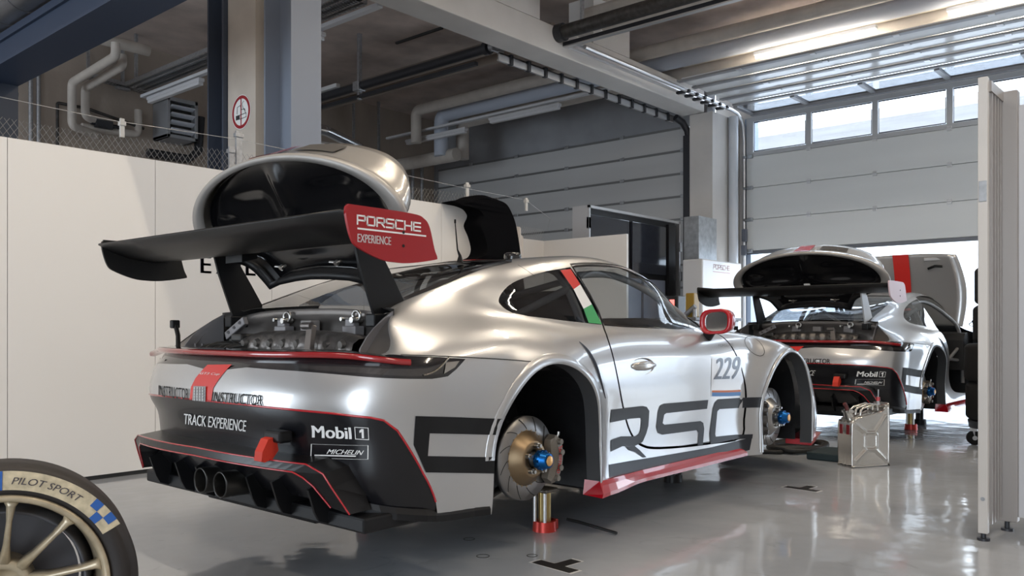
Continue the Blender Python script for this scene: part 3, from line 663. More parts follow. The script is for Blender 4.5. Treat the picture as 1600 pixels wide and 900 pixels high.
mb = MB(); mb.bbox(0, .2, 0, .22, 0, .28, .01); mb.build('charger_body', blackm_r if 'blackm_r' in globals() else mat('charger_black', (.02, .02, .02), .4), ch); mb = MB(); mb.box(-.004, -.001, .05, .12, .15, .23); mb.build('red_display', emis('led_red', (1, .05, .03), 2.0), ch)
mb = MB(); mb.cyl((6.66, 2.16, 1.20), (6.66, 2.03, 1.30), .03, n=12); mb.cyl((6.66, 2.04, 1.161), (6.66, 2.04, 1.26), .025, n=12); tag(mb.build('spray_gun', M_galv), 'small metal tool beside the yellow canister', 'tool')

# black draped cover over the wall end, cloth beside
mb = MB(); base = [(2.74, 2.212), (2.80, 2.235), (2.92, 2.262), (3.02, 2.300), (3.12, 2.322), (3.24, 2.318), (3.36, 2.30), (3.46, 2.27), (3.54, 2.20), (3.60, 2.10), (3.64, 1.96), (3.67, 1.80), (3.70, 1.55), (3.75, 1.0), (3.15, 1.0), (2.98, 1.62), (3.0, 1.68), (3.10, 1.72), (3.14, 1.80), (3.10, 1.92), (3.04, 2.02), (3.08, 2.10), (3.08, 2.14), (3.02, 2.185), (2.9, 2.205)]
base = smooth_poly(base, 4, True); c_ = (3.35, 1.85); vs = []; n = len(base)
for k, (yy, sc) in enumerate(((2.62, 1.0), (2.57, 1.0), (2.50, 1.0), (2.45, .99), (2.42, .965), (2.405, .92))):
    for a, b in base: vs.append((c_[0]+(a-c_[0])*sc, yy-.06+.008*math.sin(a*23+b*9)*(yy < 2.6), c_[1]+(b-c_[1])*sc))
mb.add(vs, [(k*n+i, k*n+(i+1) % n, (k+1)*n+(i+1) % n, (k+1)*n+i) for k in range(5) for i in range(n)], True)
tri = geometry.tessellate_polygon([[Vector((a, b, 0)) for a, b in base]]); mb.add(vs[-n:], [tuple(t) for t in tri], True)
tag(mb.build('draped_cover', mat('cover_cloth', (.004, .004, .005), .95, spec=.05)), 'black cloth cover draped over the end of the white wall', 'cover')
mb = MB(); n = 14; vs = []
for i in range(n+1):
    t = i/n; x_ = 3.79+.16*t
    for z_, o_ in ((2.09-.03*abs(t-.35)*4*.3-.10*max(0, t-.5)**1*1.5, 0), (1.97-.02*t, .3), (1.82, .6), (1.6, 1)): vs.append((x_+.03*o_*(t-.5), 2.56+.02*math.sin(t*9)+.01*o_, z_))
mb.add(vs, [(4*i+k, 4*i+k+1, 4*i+5+k, 4*i+4+k) for i in range(n) for k in range(3)], True)
tag(mb.build('cloth', mat('cloth_beige', (.62, .58, .55), .9)), 'beige cloth hanging right of the black draped cover', 'cloth')
# ================================================================ car body surface
# control columns, from sill (ring 0) to roof centre line (ring 10), half car, y >= 0
def _c(x, *yz): return [(x, y, z) for y, z in yz]
COLS = [
 [(-.98,0,.22),(-1.05,0,.34),(-1.075,0,.48),(-1.095,0,.60),(-1.07,0,.72),(-1.03,0,.79),(-.96,0,.81),(-.90,0,.86),(-.82,0,.90),(-.72,0,.95),(-.64,0,.985)],
 [(-.97,.40,.22),(-1.035,.40,.34),(-1.055,.41,.48),(-1.075,.42,.61),(-1.045,.41,.725),(-1.01,.40,.79),(-.94,.38,.81),(-.88,.33,.86),(-.80,.26,.90),(-.71,.14,.95),(-.635,0,.985)],
 [(-.90,.70,.20),(-.95,.72,.34),(-.965,.73,.48),(-.985,.735,.62),(-.955,.72,.73),(-.925,.70,.79),(-.87,.66,.81),(-.82,.57,.87),(-.76,.45,.91),(-.69,.25,.955),(-.63,0,.99)],
 [(-.80,.84,.17),(-.84,.86,.33),(-.85,.865,.48),(-.865,.87,.62),(-.85,.86,.73),(-.83,.84,.79),(-.80,.79,.82),(-.74,.66,.89),(-.71,.5,.93),(-.67,.28,.965),(-.62,0,.992)],
 [(-.68,.895,.15),(-.70,.91,.32),(-.71,.915,.48),(-.72,.925,.62),(-.72,.92,.735),(-.72,.86,.815),(-.72,.72,.90),(-.67,.64,.935),(-.65,.5,.96),(-.63,.29,.98),(-.61,0,.997)],
 _c(-.6,(.90,.14),(.915,.30),(.92,.46),(.935,.62),(.93,.745),(.86,.84),(.70,.93),(.61,.967),(.5,.985),(.3,.995),(0,1.0)),
 _c(-.3,(.925,.13),(.93,.3),(.935,.47),(.95,.63),(.93,.77),(.85,.875),(.72,.95),(.61,1.035),(.525,1.085),(.3,1.105),(0,1.115)),
 _c(0,(.93,.12),(.94,.30),(.945,.48),(.955,.64),(.925,.78),(.84,.88),(.725,.955),(.66,1.06),(.575,1.155),(.35,1.185),(0,1.195)),
 _c(.3,(.92,.11),(.915,.28),(.92,.47),(.94,.63),(.915,.77),(.84,.865),(.755,.93),(.665,1.08),(.575,1.20),(.35,1.245),(0,1.255)),
 _c(.6,(.90,.10),(.87,.27),(.88,.47),(.905,.63),(.885,.77),(.83,.865),(.765,.92),(.67,1.09),(.565,1.235),(.35,1.275),(0,1.285)),
 _c(1.0,(.885,.10),(.85,.26),(.855,.46),(.875,.62),(.865,.76),(.82,.86),(.77,.915),(.67,1.09),(.55,1.255),(.34,1.29),(0,1.30)),
 _c(1.4,(.885,.10),(.855,.26),(.86,.46),(.88,.62),(.87,.755),(.825,.855),(.77,.905),(.70,1.04),(.60,1.175),(.35,1.245),(0,1.265)),
 _c(1.8,(.895,.10),(.875,.25),(.88,.45),(.90,.61),(.89,.75),(.84,.855),(.74,.895),(.60,.98),(.48,1.04),(.3,1.075),(0,1.09)),
 _c(2.15,(.895,.10),(.885,.25),(.89,.45),(.91,.61),(.90,.75),(.85,.845),(.74,.87),(.6,.86),(.45,.86),(.25,.88),(0,.89)),
 _c(2.46,(.915,.10),(.915,.25),(.92,.45),(.93,.62),(.93,.745),(.84,.82),(.72,.83),(.6,.80),(.45,.80),(.25,.815),(0,.82)),
 _c(2.8,(.925,.1),(.925,.25),(.925,.44),(.925,.58),(.91,.68),(.82,.75),(.7,.76),(.58,.74),(.43,.73),(.22,.74),(0,.745)),
 _c(3.1,(.92,.12),(.93,.25),(.92,.4),(.89,.52),(.84,.60),(.75,.655),(.64,.67),(.52,.66),(.4,.655),(.2,.66),(0,.665)),
 [(3.28,.80,.12),(3.3,.82,.25),(3.3,.80,.38),(3.27,.77,.47),(3.25,.72,.53),(3.23,.65,.57),(3.22,.56,.585),(3.215,.46,.585),(3.21,.35,.587),(3.2,.18,.59),(3.2,0,.592)],
 [(3.42,.5,.12),(3.46,.5,.24),(3.46,.5,.35),(3.42,.48,.43),(3.40,.45,.47),(3.38,.42,.50),(3.37,.36,.51),(3.365,.28,.515),(3.36,.2,.52),(3.35,.1,.522),(3.35,0,.524)],
 [(3.48,0,.12),(3.52,0,.24),(3.52,0,.34),(3.49,0,.41),(3.47,0,.44),(3.45,0,.46),(3.44,0,.467),(3.43,0,.474),(3.42,0,.48),(3.41,0,.486),(3.40,0,.492)]]
UK = [0,.4,.75,.95,1.1,1.25,1.55,1.85,2.15,2.45,2.85,3.25,3.65,4.0,4.31,4.65,4.95,5.2,5.6,6.1]
VK = [0,.18,.35,.5,.63,.77,.92,1.08,1.22,1.45,1.8]

def spline_matrix(k):
    """second-derivative matrix of the natural cubic spline on knots k"""
    k = np.asarray(k, float); n = len(k); A = np.zeros((n, n)); B = np.zeros((n, n)); A[0, 0] = A[-1, -1] = 1
    h = np.diff(k)
    for i in range(1, n-1):
        A[i, i-1] = h[i-1]/6; A[i, i] = (h[i-1]+h[i])/3; A[i, i+1] = h[i]/6
        B[i, i-1] = 1/h[i-1]; B[i, i] = -1/h[i-1]-1/h[i]; B[i, i+1] = 1/h[i]
    return np.linalg.solve(A, B)
def spline_w(k, M, t):
    k = np.asarray(k, float); t = np.asarray(t, float)
    i = np.clip(np.searchsorted(k, t, 'right')-1, 0, len(k)-2); h = k[i+1]-k[i]
    a = (k[i+1]-t)/h; b = (t-k[i])/h; W = np.zeros((len(t), len(k))); r = np.arange(len(t))
    W[r, i] += a; W[r, i+1] += b
    W += ((a**3-a)*h*h/6)[:, None]*M[i]+((b**3-b)*h*h/6)[:, None]*M[i+1]
    return W
_C = np.array(COLS); mir = np.array([1, -1, 1])
_C = np.concatenate([_C[2:0:-1]*mir, _C, _C[-2:-4:-1]*mir], 0)
_C = np.concatenate([_C, _C[:, -2:-4:-1]*mir], 1)
KU = np.array([-UK[2], -UK[1]]+UK+[2*UK[-1]-UK[-2], 2*UK[-1]-UK[-3]]); KV = np.array(VK+[2*VK[-1]-VK[-2], 2*VK[-1]-VK[-3]])
MU, MV = spline_matrix(KU), spline_matrix(KV)
UMAX, VMAX = UK[-1], VK[-1]
def S0(u, v):
    u = np.asarray(u, float).ravel(); v = np.asarray(v, float).ravel(); out = np.zeros((len(u), 3))
    Wu = spline_w(KU, MU, u); Wv = spline_w(KV, MV, v)
    return np.einsum('ni,nj,ijk->nk', Wu, Wv, _C, optimize=True)
RA = (.035, .335, .395, .402)      # rear wheel opening: centre x, z, radii
FA = (2.505, .335, .35, .402)     # front wheel opening
def S(u, v):
    """body surface with the fender flares"""
    P = S0(u, v)
    for cx, cz, rx, rz in (RA, FA):
        r = np.sqrt(((P[:, 0]-cx)/rx)**2+((P[:, 2]-cz)/rz)**2)
        k = (smooth(1.32, 1.0, r)*.018 if cx < 1 else smooth(1.58, 1.10, r)*.062)*smooth(.72, .88, P[:, 1])
        P[:, 1] += k
    return P
def NRM(u, v):
    e = 1e-3; u = np.asarray(u, float); v = np.asarray(v, float)
    du = S(u+e, v)-S(u-e, v); dv = S(u, v+e)-S(u, v-e); n = np.cross(du, dv)
    l = np.linalg.norm(n, axis=1); l[l < 1e-12] = 1; n /= l[:, None]
    # outward
    P = S(u, v); c = np.array([1.2, 0, .55]); flip = ((P-c)*n*np.array([.3, 1, 1.5])).sum(1) < 0
    return n, flip
_gu = np.linspace(0, UMAX, 420); _gv = np.linspace(0, VMAX, 200)
_GU, _GV = np.meshgrid(_gu, _gv, indexing='ij'); _GP = S(_GU, _GV).reshape(420, 200, 3)
def invert(a, b, ax=(0, 2), box=(1.0, 5.3, 0, 1.5)):
    """find (u,v) with P[ax[0]]=a, P[ax[1]]=b inside the given uv box"""
    a = np.asarray(a, float); b = np.asarray(b, float)
    m = (_GU >= box[0]) & (_GU <= box[1]) & (_GV >= box[2]) & (_GV <= box[3])
    gu, gv, gp = _GU[m], _GV[m], _GP[m]; U = np.zeros(len(a)); V = np.zeros(len(a))
    for i in range(len(a)):
        k = np.argmin((gp[:, ax[0]]-a[i])**2+(gp[:, ax[1]]-b[i])**2); U[i] = gu[k]; V[i] = gv[k]
    for _ in range(6):
        P = S(U, V); e = 1e-4; Pu = (S(U+e, V)-P)/e; Pv = (S(U, V+e)-P)/e
        ra = a-P[:, ax[0]]; rb = b-P[:, ax[1]]
        D = Pu[:, ax[0]]*Pv[:, ax[1]]-Pv[:, ax[0]]*Pu[:, ax[1]]; D[np.abs(D) < 1e-6] = 1e-6
        su = (ra*Pv[:, ax[1]]-Pv[:, ax[0]]*rb)/D; sv = (Pu[:, ax[0]]*rb-ra*Pu[:, ax[1]])/D
        U += np.clip(su, -.03, .03); V += np.clip(sv, -.03, .03)
    return U, V
def side_uv(pts, **k):
    p = np.array(pts, float); U, V = invert(p[:, 0], p[:, 1], **k); return list(zip(U, V))
def rear_uv(pts):
    """pts in (y, z) seen from behind"""
    p = np.array(pts, float); U, V = invert(p[:, 0], p[:, 1], ax=(1, 2), box=(0, 1.12, 0, .9)); return list(zip(U, V))
def patch(outer, holes=(), du=.05, dv=.04, off=0.0, offset_fn=None):
    """triangulated piece of the body surface: uv loop minus holes -> verts, faces, normals (right-hand side: y<0 after mirroring)"""
    loops = [resample(l, min(du, dv)*1.0) for l in [outer]+list(holes)]
    pts = []; edges = []
    for l in loops:
        o = len(pts); pts += l; edges += [(o+i, o+(i+1) % len(l)) for i in range(len(l))]
    us = [p[0] for p in loops[0]]; vs = [p[1] for p in loops[0]]
    gu = np.arange(min(us)+du/2, max(us), du); gv = np.arange(min(vs)+dv/2, max(vs), dv)
    A, B = np.meshgrid(gu, gv); A = A.ravel(); B = B.ravel()
    # keep grid points that lie away from the loop points
    L = np.array(pts); keep = inpoly(A, B, loops[0])
    for h in loops[1:]: keep &= ~inpoly(A, B, h)
    A, B = A[keep], B[keep]
    if len(A):
        d = np.full(len(A), 9.)
        for i in range(0, len(L), 200): d = np.minimum(d, ((((A[:, None]-L[None, i:i+200, 0])/du)**2+((B[:, None]-L[None, i:i+200, 1])/dv)**2)).min(1))
        A, B = A[d > .16], B[d > .16]
    allp = [Vector((float(a), float(b))) for a, b in pts]+[Vector((float(a), float(b))) for a, b in zip(A, B)]
    r = geometry.delaunay_2d_cdt(allp, edges, [], 0, 1e-7)
    V = np.array([(p.x, p.y) for p in r[0]]); F = [f for f in r[2]]
    cen = np.array([V[list(f)].mean(0) for f in F]); ok = inpoly(cen[:, 0], cen[:, 1], loops[0])
    for h in loops[1:]: ok &= ~inpoly(cen[:, 0], cen[:, 1], h)
    F = [list(f) for f, k in zip(F, ok) if k]
    used = sorted({i for f in F for i in f}); idx = {k: i for i, k in enumerate(used)}
    V = V[used]; F = [[idx[i] for i in f] for f in F]
    return lift(V, F, off, offset_fn)
def lift(V, F, off=0.0, offset_fn=None):
    P = S(V[:, 0], V[:, 1]); N, fl = NRM(V[:, 0], V[:, 1]); N[fl] *= -1
    o = off if offset_fn is None else offset_fn(V[:, 0], V[:, 1], P)
    P = P+N*np.reshape(o, (-1, 1)) if offset_fn is not None else P+N*o
    # orient faces along the normals
    G = []
    for f in F:
        a, b, c = P[f[0]], P[f[1]], P[f[2]]; n = np.cross(b-a, c-a); G.append(f if np.dot(n, N[f[0]]+N[f[1]]+N[f[2]]) > 0 else f[::-1])
    return P, G, N
def put(mb, data, side):
    """side=-1 right-hand side of the car (towards the camera), +1 left"""
    P, F, N = data; P = P.copy(); N = N.copy()
    P[:, 1] *= side; N[:, 1] *= side
    if side < 0: F = [f[::-1] for f in F]
    mb.add(P.tolist(), F, True, None, N.tolist())
def both(mb, data): put(mb, data, -1); put(mb, data, 1)
def line_on(uvs, side, off=0.0):
    V = np.array(uvs); P = S(V[:, 0], V[:, 1]); N, fl = NRM(V[:, 0], V[:, 1]); N[fl] *= -1; P = P+N*off; P[:, 1] *= side
    return [Vector(p) for p in P]
# ---------------------------------------------------------------- reading points off the body from the viewpoint
CROT, LIFT = R(.25), .12
def _proj(P):
    c, s = math.cos(CROT), math.sin(CROT)
    X = P[:, 0]*c-P[:, 1]*s-CAM[0]; Y = P[:, 0]*s+P[:, 1]*c-CAM[1]; Z = P[:, 2]+LIFT-CAM[2]
    ca, sa = math.cos(YAW), math.sin(YAW); d = X*ca+Y*sa; r = X*sa-Y*ca
    return np.stack([800+FPX*r/d, YH-FPX*Z/d], 1)
_hu = np.linspace(-.9, UMAX, 480); _HU, _HV = np.meshgrid(_hu, _gv, indexing='ij')
_HP = S(_HU, _HV)*np.array([1, -1, 1]); _HQ = _proj(_HP); _HU = _HU.ravel(); _HV = _HV.ravel()
_n = NRM(_HU, _HV)[0]*1.0; _fl = NRM(_HU, _HV)[1]; _n[_fl] *= -1; _n[:, 1] *= -1
_vis = ((_HP+np.array([0, 0, LIFT])-np.array(CAM))*_n).sum(1) < 0
def px_uv(pts, box=(-.9, 5.5, 0, 1.8), vis=True):
    """photo pixel -> (u, v) on the right-hand/rear body surface"""
    a = np.array(pts, float); m = (_HU >= box[0]) & (_HU <= box[1]) & (_HV >= box[2]) & (_HV <= box[3])
    if vis: m &= _vis
    gu, gv, gq = _HU[m], _HV[m], _HQ[m]; U = np.zeros(len(a)); V = np.zeros(len(a))
    for i in range(len(a)):
        k = np.argmin(((gq-a[i])**2).sum(1)); U[i] = gu[k]; V[i] = gv[k]
    f = lambda u, v: _proj(S(u, v)*np.array([1, -1, 1]))
    for _ in range(5):
        q = f(U, V); e = 1e-4; Qu = (f(U+e, V)-q)/e; Qv = (f(U, V+e)-q)/e; r = a-q
        D = Qu[:, 0]*Qv[:, 1]-Qv[:, 0]*Qu[:, 1]; D[np.abs(D) < 1] = 1
        su = (r[:, 0]*Qv[:, 1]-Qv[:, 0]*r[:, 1])/D; sv = (Qu[:, 0]*r[:, 1]-r[:, 0]*Qu[:, 1])/D
        U += np.clip(su, -.02, .02); V += np.clip(sv, -.02, .02)
    return list(zip(U, V))

# ---------------------------------------------------------------- outlines on the body (uv)
def ell(c, k=1.0, a0=0, a1=math.pi, n=36):
    cx, cz, rx, rz = c
    return [(cx+rx*k*math.cos(t), cz+rz*k*math.sin(t)) for t in np.linspace(a0, a1, n)]
def arch_uv(c, k=1.0, zlow=-.35):
    pts = ell(c, k, 0.0, math.pi)
    up = side_uv([(x, z) for x, z in pts], box=(1.0, 5.1, 0, .8))
    return [(up[0][0], -.3)]+[(up[0][0], .05)]+up+[(up[-1][0], .05), (up[-1][0], -.3)]
ARCH_R, ARCH_F = arch_uv(RA), arch_uv(FA)
OPEN = [(-.1, .845), (.4, .845), (.75, .85), (.93, .865), (1.02, .90), (1.12, 1.0), (1.235, 1.10), (1.255, 1.25), (1.255, 2.0), (-.1, 2.0)]
BLACK = [(-.1, .49)]+px_uv([(330, 627), (380, 632), (454, 640), (520, 646), (579, 652.6), (600, 657), (621, 673), (643, 707), (662, 741), (681, 784)], box=(0, 1.5, 0, .7))
BLACK += [(BLACK[-1][0]+.03, .0), (BLACK[-1][0]+.05, -.3), (-.1, -.3)]
LBAR = [(-.1, .612)]+px_uv([(386, 574), (467, 580), (560, 588), (640, 592), (675, 592), (700, 588), (713, 577), (727.5, 561)], box=(0, 1.7, .5, .9))
LBAR += px_uv([(700, 559), (660, 557), (632, 556)], box=(0, 1.7, .5, .95))+[(.95, .80), (.75, .80), (.4, .80), (-.1, .80)]
_up = invert([-.61, -.3, 0, .24, .33, .38, .36, .34], [.555, .535, .52, .50, .42, .25, .1, 0], ax=(0, 1), box=(1.2, 3, 1.0, 1.8))
RGLASS = list(zip(*_up)); RGLASS = [(max(1.262, RGLASS[0][0]), RGLASS[0][1])]+RGLASS[1:]+[(RGLASS[-1][0], 2.0), (1.262, 2.0)]
_up = invert([1.30, 1.30, 1.34, 1.5, 1.66, 1.80, 1.92, 1.98, 2.0], [0, .25, .475, .545, .60, .655, .60, .4, 0], ax=(0, 1), box=(2.8, 4.2, .9, 1.8))
WSHIELD = list(zip(*_up)); WSHIELD = [(WSHIELD[0][0], 2.0)]+WSHIELD+[(WSHIELD[-1][0], 2.0)]
_gl = [(779, 470), (786, 455), (801, 442), (825, 432), (850, 425), (875, 420), (900, 417), (925, 415.5), (950, 416), (975, 420.5), (1000, 430), (1025, 444), (1050, 463), (1075, 487), (1098, 514),
       (1060, 514.5), (1020, 513), (980, 511), (942, 508), (900, 503), (860, 498), (825, 494), (800, 488.5), (785, 480)]
GLASS = None
_door = smooth_poly([(934, 482), (944, 510), (957, 550), (967, 595), (974, 632), (982, 664), (992, 684), (1004, 694), (1022, 698), (1060, 696.5), (1110, 691), (1156, 683), (1161, 655), (1164, 620), (1160, 585), (1148, 552), (1130, 528), (1103, 514)], 4)
DOORB = px_uv(_door, box=(2.0, 4.2, .1, 1.3))
# the door also owns the window frame: close the loop over the glass
DOOR = DOORB+px_uv([(1095, 509), (1072, 482), (1050, 460), (1025, 441.5), (1000, 427.5), (975, 418), (950, 414), (925, 413), (893, 414.5), (905, 435), (920, 459)], box=(2.0, 4, .7, 1.5))
def grow(poly, d, sx=1.0, sy=1.0):
    P = np.array(poly); n = len(P); out = []
    area = sum(P[i][0]*P[(i+1) % n][1]-P[(i+1) % n][0]*P[i][1] for i in range(n))
    for i in range(n):
        t = P[(i+1) % n]-P[i-1]; l = np.hypot(*t) or 1; nn = np.array([t[1], -t[0]])/l*(1 if area > 0 else -1); out.append(tuple(P[i]+nn*d))
    return out
def ribbon(mb, uvs, wdt, off, side, closed=False):
    """thin strip lying on the body along a uv line"""
    L = line_on(uvs, side, off); V = np.array(uvs); N, fl = NRM(V[:, 0], V[:, 1]); N[fl] *= -1; N[:, 1] *= side; n = len(L); vs = []
    for i in range(n):
        t = (L[(i+1) % n if closed else min(i+1, n-1)]-L[i-1 if (closed or i) else 0]).normalized(); b = t.cross(Vector(N[i])).normalized()
        vs += [L[i]+b*wdt/2, L[i]-b*wdt/2]
    m = n if closed else n-1
    mb.add(vs, [(2*i, 2*((i+1) % n), 2*((i+1) % n)+1, 2*i+1) for i in range(m)], True)
def decal(mb, polys_uv, off, side=-1, holes=(), du=.04):
    for p in polys_uv:
        try: put(mb, patch(p, holes, du, du*.8, off), side)
        except Exception as e: print('decal', e)
def text_px(mb, s, quad, off, bold=0, shear=0, box=(-.9, 5.5, 0, 1.8), fn=None):
    """lay lettering on the body inside a quad of photo pixels (tl, tr, br, bl)"""
    vs, fs = text_mesh(s, 1, 'LEFT', bold, shear)
    A = np.array([(v.x, v.y) for v in vs]); lo, hi = A.min(0), A.max(0); T = (A-lo)/(hi-lo)
    bm = bmesh.new(); bv = [bm.verts.new((t_[0], t_[1], 0)) for t_ in T]
    for f in fs:
        try: bm.faces.new([bv[i] for i in f])
        except ValueError: pass
    for ax_, n_ in ((0, 2*len(s)), (1, 6)):
        for k in range(1, n_):
            bmesh.ops.bisect_plane(bm, geom=bm.verts[:]+bm.edges[:]+bm.faces[:], plane_co=(k/n_, k/n_, 0), plane_no=((1, 0, 0) if ax_ == 0 else (0, 1, 0)))
    bmesh.ops.triangulate(bm, faces=bm.faces); bm.verts.index_update()
    T = np.array([(v.co.x, v.co.y) for v in bm.verts]); fs = [[v.index for v in f.verts] for f in bm.faces]; bm.free()
    q = np.array(quad, float); s_, t_ = T[:, :1], 1-T[:, 1:]
    P = (q[0]*(1-s_)+q[1]*s_)*(1-t_)+(q[3]*(1-s_)+q[2]*s_)*t_
    uv = px_uv(P, box=box); d = lift(np.array(uv), fs, off, fn); put(mb, d, -1)
def gap_line(pts, n=6): return smooth_poly(pts, n)

# ---------------------------------------------------------------- wheel hub, brake and caliper
def brake(car, x, y, z, side, front):
    """disc, bell, hub nut and caliper standing out at the end of an axle; side -1 = towards the camera"""
    s = side; ax = (0, s, 0); d = empty_child = None
    r = .190
    mb = MB(); mb.lathe([(-.016, .125), (-.016, r), (.016, r), (.016, .125)], (x, y, z), ax, 64)
    mb.v = mb.v; 
    o = mb.build('brake_disc', rotor, car); o['label'] = 'grooved steel brake disc'
    g = MB()
    for k in range(12):     # curved grooves
        a0 = 2*math.pi*k/12; pts = []
        for t in np.linspace(0, 1, 6):
            rr = .133+t*.052; a = a0+t*.30; pts.append((x+rr*math.cos(a), y+s*.0165, z+rr*math.sin(a)))
        g.tube(pts, .0016, 5)
    g.build('disc_groove', gap, o)
    b = MB(); b.lathe([(.0, .131), (.012, .131), (.014, .124), (.018, .122), (.060, .082), (.064, .078), (.066, .045), (.02, .045)], (x, y, z), ax, 48)
    for k in range(24):
        a = 2*math.pi*k/24; b.cyl((x+.126*math.cos(a), y+s*.010, z+.126*math.sin(a)), (x+.126*math.cos(a), y+s*.017, z+.126*math.sin(a)), .005, n=6)
    bo = b.build('disc_bell', bronze if not front else mat('bell_steel', (.42, .41, .40), .35, .9), car); bo['label'] = 'bronze coloured disc bell' if not front else 'bright metal disc bell'
    h = MB()
    for k in range(5):
        a = 2*math.pi*k/5+.3; c = (x+.062*math.cos(a), z+.062*math.sin(a))
        h.cyl((c[0], y+s*.05, c[1]), (c[0], y+s*.085, c[1]), .0125, n=6); h.cyl((c[0], y+s*.085, c[1]), (c[0], y+s*.1, c[1]), .008, n=10)
    h.build('drive_pin', steel, bo)
    a_ = MB(); a_.lathe([(-.16, .05), (.04, .05), (.045, .034), (.115, .034)], (x, y, z), ax, 24); a_.build('axle_stub', darkmet, car)
    n = MB()
    for k in range(10):
        a = 2*math.pi*k/10; n.cyl((x+.036*math.cos(a), y+s*.092, z+.036*math.sin(a)), (x+.036*math.cos(a), y+s*.118, z+.036*math.sin(a)), .010, n=8)
    n.lathe([(.088, .03), (.088, .042), (.094, .044), (.116, .044), (.12, .036), (.145, .034), (.147, .028), (.147, 0)], (x, y, z), ax, 20)
    no = n.build('hub_nut', blueal, car); no['label'] = 'blue anodised centre lock nut'
    cc = MB(); cc.lathe([(.147, .0), (.150, .024), (.152, .020), (.152, 0.0)], (x, y, z), ax, 20); cc.build('nut_cap', mat('nut_cap', (.75, .42, .16), .3, .6), no)
    # caliper: an arc block hugging the rim of the disc
    c = MB(); a0, a1 = (-.78, .52) if not front else (math.pi-.66, math.pi+.66)
    prof = lambda k: [(.118, .022), (.125, .060), (.165, .072), (.212, .060), (.218, 0), (.212, -.055), (.165, -.062), (.125, -.05), (.118, -.022), (.196, -.020), (.198, .020)]
    N = 14; P = prof(0); vs = []
    for i in range(N+1):
        a = a0+(a1-a0)*i/N; e = 1-.55*abs(2*i/N-1)**4
        for rr, yy in P: q = (.165+(rr-.165)*(e if rr > .19 or rr < .13 else 1)); vs.append((x+q*math.cos(a), y+s*yy*(.8+.2*e), z+q*math.sin(a)))
    m = len(P); c.add(vs, [(i*m+k, i*m+(k+1) % m, (i+1)*m+(k+1) % m, (i+1)*m+k) for i in range(N) for k in range(m)], False)
    for e in (0, N): c.add(vs[e*m:(e+1)*m], [tuple(t) for t in ((0,1,2),(0,2,10),(2,3,10),(3,4,10),(4,5,9),(4,9,10),(5,6,9),(6,8,9),(6,7,8))], False)
    for f in (-.72, -.3, .3, .72):
        a = (a0+a1)/2+f*(a1-a0)/2; c.cyl((x+.185*math.cos(a), y+s*.055, z+.185*math.sin(a)), (x+.185*math.cos(a), y+s*.082, z+.185*math.sin(a)), .016, .013, n=14)
    co = c.build('brake_caliper', castm if not front else mat('caliper_dark', (.09, .08, .075), .45, .6), car); co['label'] = 'grey metal brake caliper'
    bl = MB(); aa = a0+.13 if not front else a1-.12
    bl.tube([(x+.19*math.cos(a1-.1), y+s*.05, z+.19*math.sin(a1-.1)), (x+.205*math.cos(a1-.05), y+s*.055, z+.205*math.sin(a1-.05)), (x+.212*math.cos(a1), y+s*.055, z+.212*math.sin(a1))], .006, 8)
    bl.build('bleed_nipple', steel, co)
    if not front:
        vs_, fs_ = text_mesh('brembo', .05, 'CENTER', .0006); t = MB()
        A = [(v.x, v.y) for v in vs_]
        t.add([(x+(.178+(v[1]-.018)*.9)*math.cos(-v[0]*4.6-.13), y+s*.0765, z+(.178+(v[1]-.018)*.9)*math.sin(-v[0]*4.6-.13)) for v in A], fs_)
        t.build('caliper_lettering', redv, co)
    # upright and arms
    u = MB(); u.bbox(x-.06, x+.06, y-s*.16 if s > 0 else y+.05, y-s*.05 if s > 0 else y+.16, z-.16, z+.17, .02)
    u.tube([(x-.05, y-s*.09, z-.14), (x-.20, y-s*.05, z-.165), (x-.30, y-s*.35, z-.10)], .018, 10)
    u.tube([(x+.05, y-s*.09, z-.14), (x+.22, y-s*.45, z-.11)], .018, 10)
    u.tube([(x, y-s*.09, z+.15), (x+.02, y-s*.42, z+.12)], .014, 10)
    u.tube([(x-.02, y-s*.16, z-.08), (x-.03, y-s*.24, z+.36)], .028, 14)
    u.build('suspension_upright', castm if front else darkmet, car)

